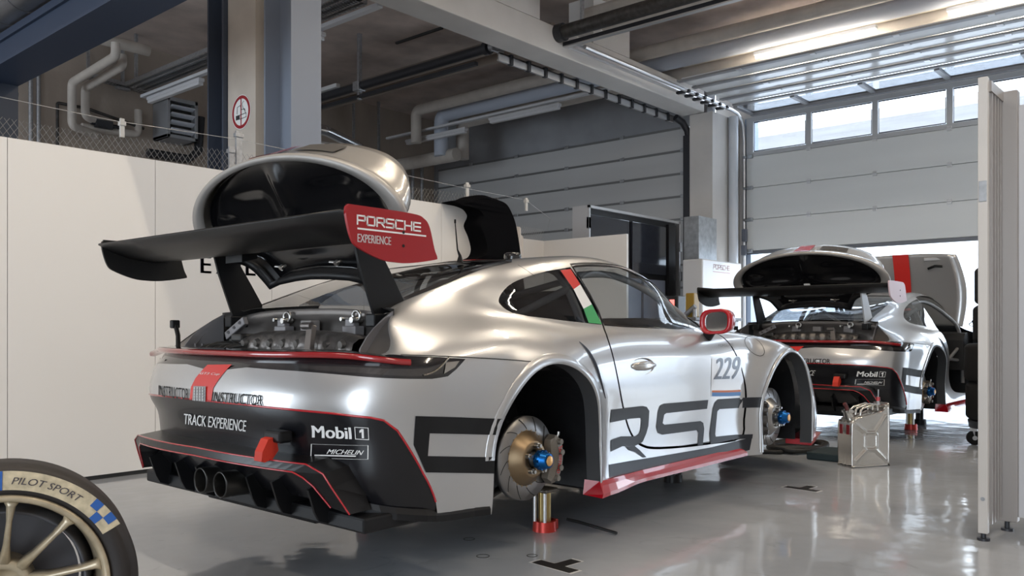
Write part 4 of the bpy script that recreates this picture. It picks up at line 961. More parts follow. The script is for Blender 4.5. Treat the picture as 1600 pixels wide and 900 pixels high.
# ---------------------------------------------------------------- the whole car
def make_car(name, x, y, rz, up_, label, full=True, group=None):
    car = empty(name, (x, y, up_), rz, label, 'race car', group)
    # painted shell
    holes = [ARCH_R, ARCH_F, OPEN, BLACK, LBAR, RGLASS, WSHIELD]
    side_holes = {-1: [grow(DOOR, .013)], 1: [grow(DOOR, .013)]}
    mb = MB()
    qgl = px_uv(smooth_poly([(800, 488.5), (787, 481), (779, 470), (786, 455), (801, 442), (825, 432), (850, 425), (875, 420), (891, 417.5)], 5)+[(905, 438), (918, 460), (932, 482), (940, 507), (900, 503), (860, 498), (825, 494)], box=(1.6, 4, .7, 1.5))
    d = patch([(0, 0), (UMAX, 0), (UMAX, VMAX), (0, VMAX)], holes+[grow(DOOR, .013), qgl], .038, .028)
    both(mb, d)
    shell = mb.build('body_shell', paint, car)
    # return flanges round the wheel openings, light coloured lips
    for c, nm in ((RA, 'rear'), (FA, 'front')):
        for s in (-1, 1):
            pts = side_uv(ell(c, 1.0, -.0, math.pi, 40), box=(1.0, 5.1, 0, .8)); pts = [(pts[0][0], 0.0), (pts[0][0], pts[0][1]*.5)]+pts+[(pts[-1][0], pts[-1][1]*.5), (pts[-1][0], 0.0)]
            A = line_on(pts, s, .0005); f = MB(); vs = []
            for p in A: vs += [p, p+Vector((0, -s*.08, 0))]
            f.add(vs, [(2*i, 2*i+1, 2*i+3, 2*i+2) for i in range(len(A)-1)], True)
            f.build('arch_flange', mat('arch_flange', (.05, .05, .052), .5), car)
            k = 1.12 if nm == 'rear' else 1.07
            if nm == 'rear': a0, a1 = .0, math.pi*.985
            else: a0, a1 = .0, math.pi
            inn = side_uv(ell(c, 1.0, a0, a1, 40), box=(1.0, 5.15, 0, .9)); out = side_uv(ell(c, k, a0, a1, 40), box=(1.0, 5.15, 0, .9))
            if nm == 'front' : inn = [(inn[0][0], .02)]+inn+[(inn[-1][0], .02)]; out = [(out[0][0], .02)]+out+[(out[-1][0], .02)]
            else: inn = [(inn[0][0], .02)]+inn; out = [(inn[0][0]+.02, .02)]+out
            I = line_on(inn, s, .0); O = line_on(out, s, .0); NI = np.array(inn); nn, fl = NRM(NI[:, 0], NI[:, 1]); nn[fl] *= -1; nn[:, 1] *= s
            h_ = .0035 if nm == 'rear' else .008; b = MB(); vs = []
            for i in range(len(I)):
                n_ = Vector(nn[i]); e = I[i]-O[i]
                vs += [O[i]+n_*.0008, O[i]+n_*h_+e*.03, O[i]+e*.5+n_*h_, I[i]+n_*h_, I[i]+n_*h_*.5, I[i]+n_*.001]
            b.add(vs, [(6*i+k_, 6*i+k_+1, 6*i+7+k_, 6*i+6+k_) for i in range(len(I)-1) for k_ in range(5)], True)
            b.build('wheel_arch_flare', paint, car)
            # liner: a black half drum closed on the inside
            l = MB(); cx, cz, rx, rz_ = c; seg = 22; vs = []
            for t in [-.42]+list(np.linspace(0, math.pi, seg))+[math.pi+.42]:
                if t < 0: p = (cx+rx*1.0, .12)
                elif t > math.pi: p = (cx-rx*1.0, .12)
                else: p = (cx+rx*1.0*math.cos(t), cz+rz_*1.0*math.sin(t))
                dd = 1.0
                q = (cx+(p[0]-cx)*.98*dd, cz+(p[1]-cz)*.98*dd if p[1] > .125 else p[1])
                p = (cx+(p[0]-cx)*1.012, cz+(p[1]-cz)*1.012 if p[1] > .125 else p[1]); vs += [(p[0], s*.875, p[1]), (q[0], s*.72, q[1]), (q[0], s*.42, q[1])]
            m = seg+2; l.add(vs, [(3*i+k_, 3*i+k_+1, 3*i+4+k_, 3*i+3+k_) for i in range(m-1) for k_ in range(2)], True)
            l.add([vs[3*i+2] for i in range(m)], [list(range(m))], False)
            lo = l.build('wheel_arch_liner', liner, car)
    # rear bumper, black, set in from the paint
    def off_black(u, v, P):
        d = edge_dist(np.stack([u, v], 1), BLACK[0:11], False); return -.020*smooth(0, .10, d)
    d = patch([(0, 0), (1.6, 0), (1.6, .6), (0, .6)], [], .05, .03)
    bb = patch([(max(p[0], 0), max(p[1], 0)) for p in BLACK], [ARCH_R], .03, .022, 0, off_black)
    mb = MB(); both(mb, bb); bump = mb.build('rear_bumper', mat('bumper_black', (.007, .007, .009), .27, 0, .12, spec=.4), car)
    mb = MB()
    for s in (-1, 1): mb.tube(line_on(resample(BLACK[0:11], .03, False)[2:], s, .0), .0045, 8)
    mb.tube([p for p in line_on([(-.12, .49), (.12, .49)], -1, 0)], .0045, 8)
    mb.build('bumper_pinstripe', redp, bump)
    # side bottom of the bumper, black
    # rear light bar
    mb = MB(); lb = patch([(max(p[0], 0), p[1]) for p in LBAR], [], .04, .025, 0, lambda u, v, P: -.012*smooth(0, .05, edge_dist(np.stack([u, v], 1), LBAR[0:-1], False)))
    both(mb, lb); light = mb.build('tail_light_bar', blackg, car)
    for s in (-1, 1):
        m2 = MB(); q = px_uv([(470, 570), (560, 573), (640, 576), (668, 575), (690, 567), (700, 563), (718, 563), (706, 578), (688, 585), (660, 588), (600, 586), (540, 583), (471, 579)], box=(0, 1.7, .5, .95))
        put(m2, patch(q, [], .04, .02, -.004), s); tl = m2.build('tail_light', lens, light); tl['label'] = 'smoked glass tail light'
        m2 = MB()
        for f in ((0, .35), (.40, .72)):
            a = np.array([(672, 588), (706, 564)]); 
            L = px_uv([(662+f_*30, 586-f_*0-(f_**2)*16) for f_ in np.linspace(0, 1.3, 8)], box=(0, 1.7, .5, .95))
            m2.tube(line_on(L, s, .001-.0*f[0]), .004, 6)
        q = px_uv([(697, 566), (718, 564), (711, 574), (694, 584)], box=(0, 1.7, .5, .95)); put(m2, patch(q, [], .02, .01, .0), s)
        m2.build('lamp_reflector', mat('lamp_chrome', (.45, .42, .38), .25, .9), tl)
    # red lens strip along the top of the bar, standing out past the bumper
    mb = MB(); uvs = [(float(u_), .775-.10*float(smooth(.72, 1.12, abs(u_)))) for u_ in np.linspace(-1.04, 1.04, 60)]
    L = line_on(uvs, -1, .0); V = np.array(uvs); vs = []
    for i, p in enumerate(L):
        dr = Vector((p.x+.35, p.y, 0)).normalized(); k = smooth(1.04, .7, abs(uvs[i][0])); k = float(k)*.034+.004
        vs += [p+Vector((0, 0, .012))-dr*.03, p+Vector((0, 0, .012))+dr*k, p+Vector((0, 0, .001))+dr*(k+.004), p+Vector((0, 0, -.010))+dr*k, p+Vector((0, 0, -.012))-dr*.02]
    mb.add(vs, [(5*i+k_, 5*i+k_+1, 5*i+6+k_, 5*i+5+k_) for i in range(59) for k_ in range(4)], True)
    mb.build('red_light_strip', redlight, light)
    mb = MB(); vs = []
    for i, p in enumerate(L):
        dr = Vector((p.x+.35, p.y, 0)).normalized(); k = float(smooth(1.04, .7, abs(uvs[i][0])))*.026
        vs += [p+Vector((0, 0, .014))-dr*.09, p+Vector((0, 0, .020))-dr*.03, p+Vector((0, 0, .014))+dr*k]
    mb.add(vs, [(3*i+k_, 3*i+k_+1, 3*i+4+k_, 3*i+3+k_) for i in range(59) for k_ in range(2)], True)
    mb.build('deck_trim', blackg, car)
    # glass
    mb = MB(); qg = patch(grow(qgl, .012), [], .035, .03, -.004); both(mb, qg); mb.build('rear_side_window', glass_dark, car)
    mb = MB(); both(mb, patch([(max(a, 0), min(b, VMAX)) for a, b in RGLASS], [], .07, .06, -.004)); rg = mb.build('rear_window', glass_dark, car)
    mb = MB(); uvs = RGLASS[:-2]
    for s in (-1, 1): ribbon(mb, resample(uvs, .04, False), .03, .001, s)
    mb.build('window_trim', blackg, rg)
    mb = MB(); both(mb, patch([(a, min(b, VMAX)) for a, b in WSHIELD], [], .07, .06, -.004)); mb.build('windshield', glass_clear, car)
    # doors
    for s in (-1, 1):
        dm = MB(); fr = GLASS_IN_DOOR
        put(dm, patch(DOOR, [fr], .05, .035), s)
        loop = [Vector(p) for p in line_on(resample(DOOR, .05), s, 0)]; n = len(loop); vs = []
        for p in loop: vs += [p, p-Vector((0, s*.05, 0))]
        dm2 = MB(); dm2.add(vs, [(2*i, 2*i+1, 2*((i+1) % n)+1, 2*((i+1) % n)) for i in range(n)], True)
        door = dm.build('door', paint, car); jb = dm2.build('door_edge', gap, door)
        dw = MB(); put(dw, patch(grow(fr, .008), [], .035, .03, -.004), s); dw.build('door_window', glass_clear, door)
        # black window surround
        tr = MB(); put(tr, patch(grow(fr, .012), [fr], .05, .04, .0012), s); tr.build('window_frame', blackg, door)
        # handle
        hu = px_uv([(1004, 572.5)], box=(2, 4, .3, .9))[0]
        c = line_on([hu], s, 0)[0]; hb = MB(); hb.add([(c.x+.115*math.cos(t)*q, c.y-s*(.006 if q < .99 else -.0012)-s*(0 if q > .5 else .012), c.z+.045*math.sin(t)*q) for q in (1, .85, .3) for t in np.linspace(0, 2*math.pi, 25)[:-1]],
            [(k*24+i, k*24+(i+1) % 24, (k+1)*24+(i+1) % 24, (k+1)*24+i) for k in range(2) for i in range(24)]+[list(range(48, 72))], True)
        ho = hb.build('handle_recess', mat('recess_silver', (.45, .44, .43), .3, .8), door)
        hb = MB(); vs = []
        for i in range(9):
            t = i/8; xx = c.x-.108+.222*t; w_ = .021*(math.sin(math.pi*(.12+.80*t)))+.004; dd = .014*math.sin(math.pi*(.05+.9*t))+.004
            for q in range(8): a = 2*math.pi*q/8; vs.append((xx, c.y+s*(dd+.009*math.cos(a)), c.z+.004+w_*math.sin(a)))
        hb.add(vs, [(i*8+q, i*8+(q+1) % 8, (i+1)*8+(q+1) % 8, (i+1)*8+q) for i in range(8) for q in range(8)]+[list(range(8)), list(range(64, 72))], True)
        hb.build('door_handle', mat('handle_silver', (.62, .60, .57), .25, .85, .6), door)
        # mirror
        if not full and s < 0: open_door = door; continue
        mb = MB(); mc = Vector((1.60, s*.92, .935)); vs = []; ns = 18
        ring_ = []
        for t in np.linspace(0, 2*math.pi, ns+1)[:-1]:
            cy = math.copysign(abs(math.cos(t))**.6, math.cos(t)); sz = math.copysign(abs(math.sin(t))**.7, math.sin(t)); ring_.append((cy, sz))
        for k, (dx, sc) in enumerate(((.012, .74), (-.016, .82), (-.012, 1.0), (.02, 1.0), (.06, .93), (.10, .75), (.125, .45), (.13, .0))):
            for cy, sz in ring_: vs.append(mc+Vector((dx+.03*(-cy*s)*0, s*.100*cy*sc, .074*sz*sc+.004*cy)))
        mb.add(vs, [(k*ns+i, k*ns+(i+1) % ns, (k+1)*ns+(i+1) % ns, (k+1)*ns+i) for k in range(7) for i in range(ns)], True)
        mo = mb.build('side_mirror', redp, car); mo['label'] = 'red wing mirror housing'
        mb = MB(); mb.add([mc+Vector((.008, s*.076*cy, .056*sz)) for cy, sz in ring_], [list(range(ns))]); mb.build('mirror_glass', chrome, mo)
        mb = MB(); mb.tube([mc+Vector((.03, -s*.05, -.05)), mc+Vector((.045, -s*.08, -.09)), mc+Vector((.05, -s*.13, -.13))], [.035, .032, .03], 12); mb.build('mirror_foot', blackm, mo)
    # dark pillar between the side windows
    # seams
    mb = MB()
    seam = [px_uv(gap_line([(626, 554.5), (700, 557), (760, 560), (800, 562.5), (838, 566)]), box=(.5, 2.5, .5, .9)),
            px_uv(gap_line([(809, 414), (822, 422), (836, 432)]), box=(1.5, 3, .9, 1.5)),
            px_uv(gap_line([(1103, 511), (1120, 516), (1148, 518), (1190, 530)]), box=(3, 4.6, .6, 1.1)),
            px_uv(gap_line([(1060, 697.5), (1155, 683.5), (1190, 678)][:2]), box=(2, 4.5, 0, .6))]
    cxx = px_uv([(1179, 541)], box=(3, 4.6, .4, 1.0))[0]
    circ = px_uv([(1179+15*math.cos(t)+3*math.sin(t), 541+14*math.sin(t)+6*math.cos(t)) for t in np.linspace(0, 2*math.pi, 30)], box=(3, 4.7, .4, 1.1))
    for q in seam+[circ]:
        for s in (-1, 1): ribbon(mb, q, .004, .001, s)
    mb.build('panel_seam', gap, shell)
    # intake blade behind the door
    mb = MB(); q = px_uv(smooth_poly([(905, 534), (918, 548), (930, 570), (938, 594), (946, 622)], 5), box=(1.5, 3, .3, .95))
    for s in (-1, 1):
        L = line_on(q, s, .001); mb.tube(L, [.002+.007*math.sin(math.pi*min(1, i/len(L)*1.1)) for i in range(len(L))], 8)
    mb.build('intake_blade', mat('blade_dark', (.05, .055, .07), .3, .3), shell)
    # side skirt
    for s in (-1, 1):
        mb = MB(); xs = [.43, .48, .55, .66, .74, .78, .86, 1.1, 1.5, 1.9, 2.06]; vs = []
        for i, xx in enumerate(xs):
            q = smooth(.5, .82, xx); zt = .158-.002*q; zb = .088+.012*q if xx > .44 else .082; yb = .915-.03*smooth(.45, .9, xx)
            o_ = .030-.008*q
            vs += [(xx, s*(yb-.09), zt+.0), (xx, s*(yb), zt), (xx, s*(yb+o_*.55), zt-.018), (xx+(-.012 if i == 0 else 0), s*(yb+o_), zb+.018), (xx+(-.02 if i == 0 else 0), s*(yb+o_), zb), (xx, s*(yb-.1), zb)]
        m = 6; mb.add(vs, [(i*m+k, i*m+(k+1) % m, (i+1)*m+(k+1) % m, (i+1)*m+k) for i in range(len(xs)-1) for k in range(m)]+[list(range(m)), list(range(len(vs)-m, len(vs)))], False)
        sk = mb.build('side_skirt', redp, car); sk['label'] = 'red side skirt blade'
        mb = MB(); mb.prism([(2.90, .095), (3.06, .10), (3.10, .145), (2.92, .135)], 'y', s*.86, s*1.0) if False else mb.add([(2.87, s*.80, .085), (2.87, s*.985, .085), (3.12, s*.93, .095), (3.12, s*.7, .095), (2.87, s*.80, .125), (2.87, s*.985, .125), (3.14, s*.95, .15), (3.14, s*.7, .15)], [(0,1,2,3),(4,5,6,7),(0,1,5,4),(1,2,6,5),(2,3,7,6),(3,0,4,7)])
        mb.build('front_splitter_end', redp, car)
    # floor, bulkheads and cabin
    mb = MB(); mb.bbox(-.86, 3.2, -.42, .42, .10, .16, .01); mb.bbox(.46, 2.04, -.86, .86, .10, .15, .01); mb.bbox(-.95, -.40, -.84, .84, .14, .2, .01); mb.bbox(2.9, 3.25, -.8, .8, .11, .15, .01)
    mb.build('underbody', blackm, car)
    mb = MB(); mb.box(.44, .50, -.80, .80, .15, .84); mb.box(1.98, 2.06, -.84, .84, .15, .80); mb.box(-.52, .46, -.41, .41, .16, .72); mb.box(-.45, .46, -.80, .80, .70, .735) 
    mb.box(2.06, 3.1, -.41, .41, .16, .60)
    mb.build('inner_structure', interior, car)
    mb = MB()
    for s in (-1, 1):
        mb.tube(smooth_poly([(.72, s*.68, .16), (.70, s*.66, .75), (.66, s*.50, 1.17), (.66, s*.3, 1.215)], 6), .021, 10)
        mb.tube([(.70, s*.55, 1.12), (-.25, s*.42, .74)], .02, 10)
        mb.tube(smooth_poly([(.68, s*.50, 1.17), (1.15, s*.50, 1.20), (1.5, s*.60, 1.07), (1.75, s*.68, .86), (1.8, s*.7, .3)], 5), .02, 10)
        mb.tube([(.72, s*.68, .62), (1.78, s*.70, .55)], .018, 8); mb.tube([(.72, s*.68, .35), (1.78, s*.70, .75)], .018, 8)
    mb.tube([(.66, -.3, 1.215), (.66, .3, 1.215)], .021, 10); mb.tube([(.7, -.62, .8), (.7, .62, .8)], .02, 10); mb.tube([(.7, .5, 1.15), (-.2, -.4, .78)], .018, 8); mb.tube([(.7, -.5, 1.15), (-.2, .4, .78)], .018, 8)
    mb.build('roll_cage', whitetube, car)
    for yy in (-.36, .36):
        mb = MB()
        pf = [(1.35, .30), (1.36, .40), (1.05, .36), (.93, .42), (.82, .80), (.77, 1.08), (.72, 1.10), (.68, 1.05), (.72, .7), (.80, .3), (.95, .22), (1.3, .22)]
        mb.prism(pf, 'y', yy-.21, yy+.21)
        for q in (-1, 1): mb.prism([(.80, .78), (.86, .80), (.80, 1.08), (.74, 1.1)], 'y', yy+q*.15, yy+q*.22); mb.prism([(.95, .4), (1.35, .4), (1.3, .5), (.9, .62), (.83, .62)], 'y', yy+q*.19, yy+q*.25)
        mb.build('bucket_seat', interior, car)
    mb = MB(); mb.prism([(1.62, .45), (1.60, .78), (1.68, .86), (1.95, .88), (2.0, .45)], 'y', -.76, .76); mb.build('dashboard', interior, car)
    mb = MB(); t_ = Txyz(1.50, .36, .78, ry=R(-70)); mb.tube([t_ @ Vector((.15*math.cos(a), .15*math.sin(a), 0)) for a in np.linspace(0, 2*math.pi, 24)[:-1]], .014, 8, closed=True); mb.cyl((1.5, .36, .78), (1.62, .36, .74), .03); mb.build('steering_wheel', interior, car)
    # ---- open engine bay
    bay = MB()     # rear bulkhead under the window
    n = 30; vs = []
    for i in range(n+1):
        yy = -.62+1.24*i/n; a = abs(yy)/.62
        zt = .985-.045*a**3; 
        vs += [(-.600, yy, zt), (-.612, yy, zt-.03), (-.585, yy, zt-.05), (-.60, yy, zt-.13), (-.60, yy, .70)]
    bay.add(vs, [(i*5+k, i*5+k+1, i*5+6+k, i*5+5+k) for i in range(n) for k in range(4)], True)
    bo = bay.build('engine_bay_bulkhead', darkgrey_paint, car)
    mb = MB()      # hinge brackets
    for yy in (-.38, .13):
        mb.bbox(-.66, -.61, yy-.045, yy+.045, .865, .905, .004); mb.bbox(-.64, -.61, yy-.01, yy+.05, .90, .935, .004)
    hb = mb.build('hinge_bracket', primer_grey, bo)
    mb = MB()
    for yy in (-.39, .12):
        mb.tube([Vector((-.625, yy+.025*math.cos(a), .948+.022*math.sin(a))) for a in np.linspace(0, 2*math.pi, 16)[:-1]], .007, 8, closed=True); mb.cyl((-.655, yy, .93), (-.60, yy, .93), .014, n=6)
        mb.cyl((-.64, yy+.09, .935), (-.60, yy+.09, .935), .008)
    mb.build('hinge_ring', steel, hb)
    mb = MB(); mb.bbox(-.665, -.615, -.12, -.04, .865, .93, .004); mb.build('lid_bracket', mat('bracket_grey', (.24, .22, .21), .4), bo)
    # engine heat shield with scalloped front
    mb = MB(); n = 60; vs = []
    for i in range(n+1):
        t = i/n; yy = -.50+.86*t; e = 1-(2*t-1)**4; b_ = .010*math.sin(t*math.pi*2*9)
        vs += [(-.64, yy, .855+.03*e), (-.70, yy, .85+.035*e), (-.73+b_*.4, yy, .83+.035*e), (-.745+b_, yy, .785+.02*e+b_*.4), (-.73, yy, .765), (-.77, yy, .74)]
    mb.add(vs, [(i*6+k, i*6+k+1, i*6+7+k, i*6+6+k) for i in range(n) for k in range(5)], True)
    mb.build('heat_shield', mat('heat_shield', (.16, .145, .135), .38, .7, bump=(30, .4, .01)), car)
    mb = MB()
    for k in range(8): yy = -.44+k*.105; mb.cyl((-.735, yy, .828), (-.752, yy, .826), .022, .015, n=12)
    for k in range(9): yy = -.44+k*.1; mb.cyl((-.765, yy, .752), (-.78, yy, .752), .008, n=8)
    mb.build('shield_boss', mat('shield_boss', (.20, .185, .17), .35, .7), car)
    mb = MB()      # engine block, hoses and ledges, dark
    mb.bbox(-.92, -.62, -.66, .66, .60, .72, .03); mb.bbox(-.80, -.66, -.52, .40, .70, .76, .02)
    for k in range(7):
        y0 = random.uniform(-.6, .1); mb.tube(smooth_poly([(-.84+random.uniform(-.05, .05), y0, .72), (-.80, y0+.12, .77), (-.74, y0+.22, .75), (-.70, y0+.35, .73)], 5), random.uniform(.010, .02), 8)
    for k in range(8):
        y0 = .28+k*.035; mb.tube(smooth_poly([(-.88, y0, .73), (-.80, y0+.03, .79+.01*(k % 3)), (-.68, y0-.02, .80+.02*(k % 2)), (-.62, y0+.04, .83)], 5), .010+.004*(k % 2), 8)
    mb.bbox(-.74, -.66, .33, .42, .83, .87, .01, Txyz(0, 0, 0)); mb.cyl((-.70, .42, .80), (-.70, .48, .86), .02)
    mb.build('engine', darkmet, car)
    mb = MB(); mb.bbox(-.012, .012, -.09, .09, -.02, .02, .004, Txyz(-.72, .40, .895, rx=R(-25)))
    for q in (-.05, 0, .05): mb.cyl((-.735, .40+q, .895-q*.45), (-.728, .40+q, .90-q*.45), .010, n=10)
    mb.build('wiring_bracket', primer_grey, car)
    # curved fins closing the sides of the bay
    for s in (-1, 1):
        mb = MB(); pl = [(-.645, .745), (-.645, .965), (-.70, .935), (-.76, .895), (-.80, .86), (-.835, .815), (-.85, .745)]
        vs = []
        for k, (xx, zz) in enumerate(pl):
            t = smooth(-.6, -.85, xx); yy = .64+.03*t; vs.append((xx, s*yy, zz))
        m = len(vs); mb.add(vs+[(a, b+s*.008, c) for a, b, c in vs], [list(range(m)), list(range(m, 2*m))]+[(i, (i+1) % m, m+(i+1) % m, m+i) for i in range(m)])
        for k in range(4):
            xx = -.69-.035*k; mb.cyl((xx, s*.652, .79), (xx, s*.640, .79), .010, .008, n=10); mb.tube([(xx, s*.648, .77), (xx, s*.645, .82)], .007, 8)
        # ledge from the fin out to the body edge
        fo = mb.build('bay_side_plate', primer_grey, car)
        e = OPEN[3:8]; E_ = line_on(resample(e, .03, False), s, -.003); g = MB(); vs = []
        for p in E_: 
            tx = max(min(p.x, -.645), -.85); vs += [p, Vector((tx, s*.655, p.z-.012))]
        g.add(vs, [(2*i, 2*i+1, 2*i+3, 2*i+2) for i in range(len(E_)-1)], True); g.build('bay_ledge', darkgrey_paint, car)
    mb = MB(); mb.bbox(-.012, .012, -.020, .020, -.085, .075, .003, Txyz(-.80, -.30, .835, ry=R(18), rx=R(-14))); mb.cyl((-.79, -.30, .905), (-.79, -.24, .905), .016)
    mb.build('latch_strut', mat('strut_grey', (.22, .2, .19), .35, .7), car)
    mb = MB(); mb.tube([(-.93, .56, .79), (-.91, .60, .86), (-.90, .64, .905)], .011, 8); mb.bbox(-.02, .02, -.016, .016, -.02, .02, .006, Txyz(-.90, .65, .915)); mb.build('lid_catch', blackm, car)
    # ---- wing, uprights
    def section(t):
        # t along the span -1..1
        return [(-.735, 1.252), (-.76, 1.266), (-.82, 1.274), (-.92, 1.274), (-1.02, 1.283), (-1.10, 1.308), (-1.102, 1.300), (-1.03, 1.268), (-.95, 1.243), (-.86, 1.231), (-.78, 1.234), (-.742, 1.243)]
    mb = MB(); P = section(0); m = len(P); ys = [-.895, -.6, -.3, 0, .3, .6, .955]; vs = []
    for yy in ys: vs += [(px_-.03*(yy+.9)/1.8, yy, pz_) for px_, pz_ in P]
    mb.add(vs, [(i*m+k, i*m+(k+1) % m, (i+1)*m+(k+1) % m, (i+1)*m+k) for i in range(len(ys)-1) for k in range(m)]+[list(range(m)), list(range(len(vs)-m, len(vs)))], True)
    wg = mb.build('rear_wing', carbon, car); wg['label'] = 'matt black rear wing blade'
    EP = smooth_poly([(-1.085, 1.31), (-1.075, 1.325), (-1.05, 1.328), (-.78, 1.325), (-.715, 1.312), (-.685, 1.28), (-.66, 1.20), (-.645, 1.168), (-.66, 1.158), (-.77, 1.14), (-.85, 1.137), (-.93, 1.145), (-1.03, 1.18), (-1.06, 1.21), (-1.08, 1.27)], 4, True)
    EP = smooth_poly([(-1.08, 1.322), (-.76, 1.322), (-.715, 1.30), (-.645, 1.172), (-.66, 1.160), (-.79, 1.139), (-.87, 1.139), (-1.04, 1.175), (-1.068, 1.215), (-1.088, 1.31)], 3, True) if False else EP
    eps = []
    for s in (-1, 1):
        mb = MB(); mb.prism([(a-(.03 if s > 0 else 0), b) for a, b in EP], 'y', s*.895 if s < 0 else .955, s*.907 if s < 0 else .967)
        m_ = (mat('endplate_red', (.30, .004, .008), .4) if full else mat('plate_pink', (.62, .46, .50), .4)) if s < 0 else carbon
        ep = mb.build('wing_endplate', m_, wg); ep['label'] = ('red endplate with white lettering' if full else 'pale endplate') if s < 0 else 'black endplate'; eps.append(ep)
        mb = MB()
        for zz in (1.2, 1.25): mb.cyl((-.82, s*.905, zz), (-.82, s*.909, zz), .006, n=10)
        mb.build('plate_screw', gap, ep)
        mb = MB(); up = [(-.655, .945), (-.475, .985), (-.56, 1.12), (-.645, 1.25), (-.76, 1.25), (-.735, 1.16)]
        mb.prism(up, 'y', s*.545, s*.532); mb.build('wing_upright', blackm if (full or s > 0) else mat('upright_light', (.5, .5, .5), .4), car)
        mb = MB(); mb.bbox(-.68, -.56, s*.545-.03, s*.545+.03, .90, .955, .006); mb.build('upright_foot', blackm, car)
    mb = MB(); mb.prism([(-.80, 1.20), (-.80, 1.275), (-.72, 1.275), (-.72, 1.22)], 'y', .22, .36) ; mb.build('wing_bracket', blackm, wg)
    if full:
        W_, n_ = wide_word('PORSCHE', 1.0, .32); mb = MB(); L0, L1 = -1.035, -.735
        for q in W_: mb.add([(L0+(a/n_)*(L1-L0), -.9078, 1.262-.0*(a/n_)+b*.030) for a, b in q], [(0, 1, 2, 3)])
        mb.box(L0, L1+.03, -.9079, -.9073, 1.243, 1.249)
        vs_, fs_ = text_mesh('EXPERIENCE', 1, 'LEFT', .025); A = np.array([(v.x, v.y) for v in vs_]); lo, hi = A.min(0), A.max(0); A = (A-lo)/(hi-lo)
        mb.add([(L0+.0+a*.155, -.9078, 1.198+b*.030) for a, b in A], fs_); mb.build('endplate_lettering', white, eps[0], fixn=False)
    # ---- raised engine lid
    LT = Txyz(-.555, 0, 1.085, ry=R(-30))   # local: y across, z along the lid, x forward (outer skin)
    half = [(.37, .0), (.395, .05), (.45, .12), (.60, .18), (.73, .235), (.775, .28)]+[(.78*math.cos(t_), .31+.325*math.sin(t_)) for t_ in np.linspace(.08, math.pi/2, 11)]
    half = smooth_poly(half, 4); out = half+[(-a, b) for a, b in half[::-1][1:]]
    base = [(.27, .022), (.13, .035), (0, .04), (-.13, .035), (-.27, .022)]; out = out+base[::-1]; n = len(out)
    cy, cz = 0, .36
    def ringp(k, x_): return [(x_, cy+(a-cy)*k, cz+(b-cz)*k) for a, b in out]
    lid = MB(); rg_ = [ringp(.895, .018), ringp(.90, .002), ringp(.99, -.004), ringp(1.0, .004)]
    # outer skin bulging forward; the top half carries the ducktail
    def skin(k):
        r_ = []
        for a, b in out:
            aa, b2 = cy+(a-cy)*k, cz+(b-cz)*k; h_ = (1-k)
            up_k = float(smooth(.12, .5, b2)); r_.append((.02+(.07+.17*up_k)*float(smooth(0, .16, h_))+.05*float(smooth(.1, .8, h_)), aa, b2))
        return r_
    rg_ += [skin(k) for k in (1.0, .985, .96, .93, .89, .84, .75, .62, .45, .25, .08)]
    vs = [p for r_ in rg_ for p in r_]; lid.add(vs, [(k*n+i, k*n+(i+1) % n, (k+1)*n+(i+1) % n, (k+1)*n+i) for k in range(len(rg_)-1) for i in range(n)]+[list(range(len(vs)-n, len(vs)))], True, LT)
    lid_low = [i for i, p_ in enumerate(vs) if out[i % n][1] < .27 and (i//n) < 9]
    lowset = set(lid_low)
    for fi, f in enumerate(lid.f):
        if all(q_ in lowset for q_ in f): lid.mi[fi] = 1
        elif (max(f)//n) < 5 and len(f) == 4: lid.mi[fi] = 2
    lo = lid.build('engine_lid', [mat('lid_paint', (.50, .475, .44), .33, .55, 1), blackm, mat('rim_paint', (.36, .34, .32), .45, .3)], car); lo['label'] = 'raised engine lid, silver outside and black inside'
    pan = MB()
    def pan_x(a, b):
        return .012+.055*min(1, max(0, (.95-max(abs(a)/.75, 0))*3))*min(1, max(0, (.62-b)*6)) 
    rs = []
    for k in (.90, .86, .80, .70, .55, .38, .2, .05):
        r_ = []
        for a, b in out:
            aa, b2 = a*k, cz+(b-cz)*k; d_ = .014+.05*smooth(0, .12, 1-k)
            for (y0, z0, wy, wz, dp) in ((-.26, .40, .17, .10, .05), (.26, .40, .17, .10, .05), (0, .45, .05, .12, -.03), (-.48, .33, .06, .05, .03), (.48, .33, .06, .05, .03), (0, .2, .3, .06, .03)):
                d_ += dp*math.exp(-(((aa-y0)/wy)**4+((b2-z0)/wz)**4))
            r_.append((d_, aa, b2))
        rs.append(r_)
    # finer pan via interpolation
    fine = []
    for i in range(len(rs)-1):
        for t in (0, .25, .5, .75):
            k0 = (.90, .86, .80, .70, .55, .38, .2, .05)[i]*(1-t)+(.90, .86, .80, .70, .55, .38, .2, .05)[i+1]*t; r_ = []
            for a, b in out:
                aa, b2 = a*k0, cz+(b-cz)*k0; d_ = .014+.05*float(smooth(0, .12, 1-k0))
                for (y0, z0, wy, wz, dp) in ((-.30, .38, .17, .09, .03), (.30, .38, .17, .09, .03), (0, .45, .05, .12, -.02), (-.55, .33, .07, .05, .015), (.55, .33, .07, .05, .015), (0, .2, .3, .06, .02)):
                    d_ += dp*math.exp(-(((aa-y0)/wy)**4+((b2-z0)/wz)**4))
                r_.append((d_, aa, b2))
            fine.append(r_)
    vs = [p for r_ in fine for p in r_]; pan.add(vs, [(k*n+i, k*n+(i+1) % n, (k+1)*n+(i+1) % n, (k+1)*n+i) for k in range(len(fine)-1) for i in range(n)]+[list(range(len(vs)-n, len(vs)))], True, LT)
    pan.build('lid_inner_panel', mat('lid_black', (.006, .006, .007), .16, 0, 0), lo)
    mb = MB()
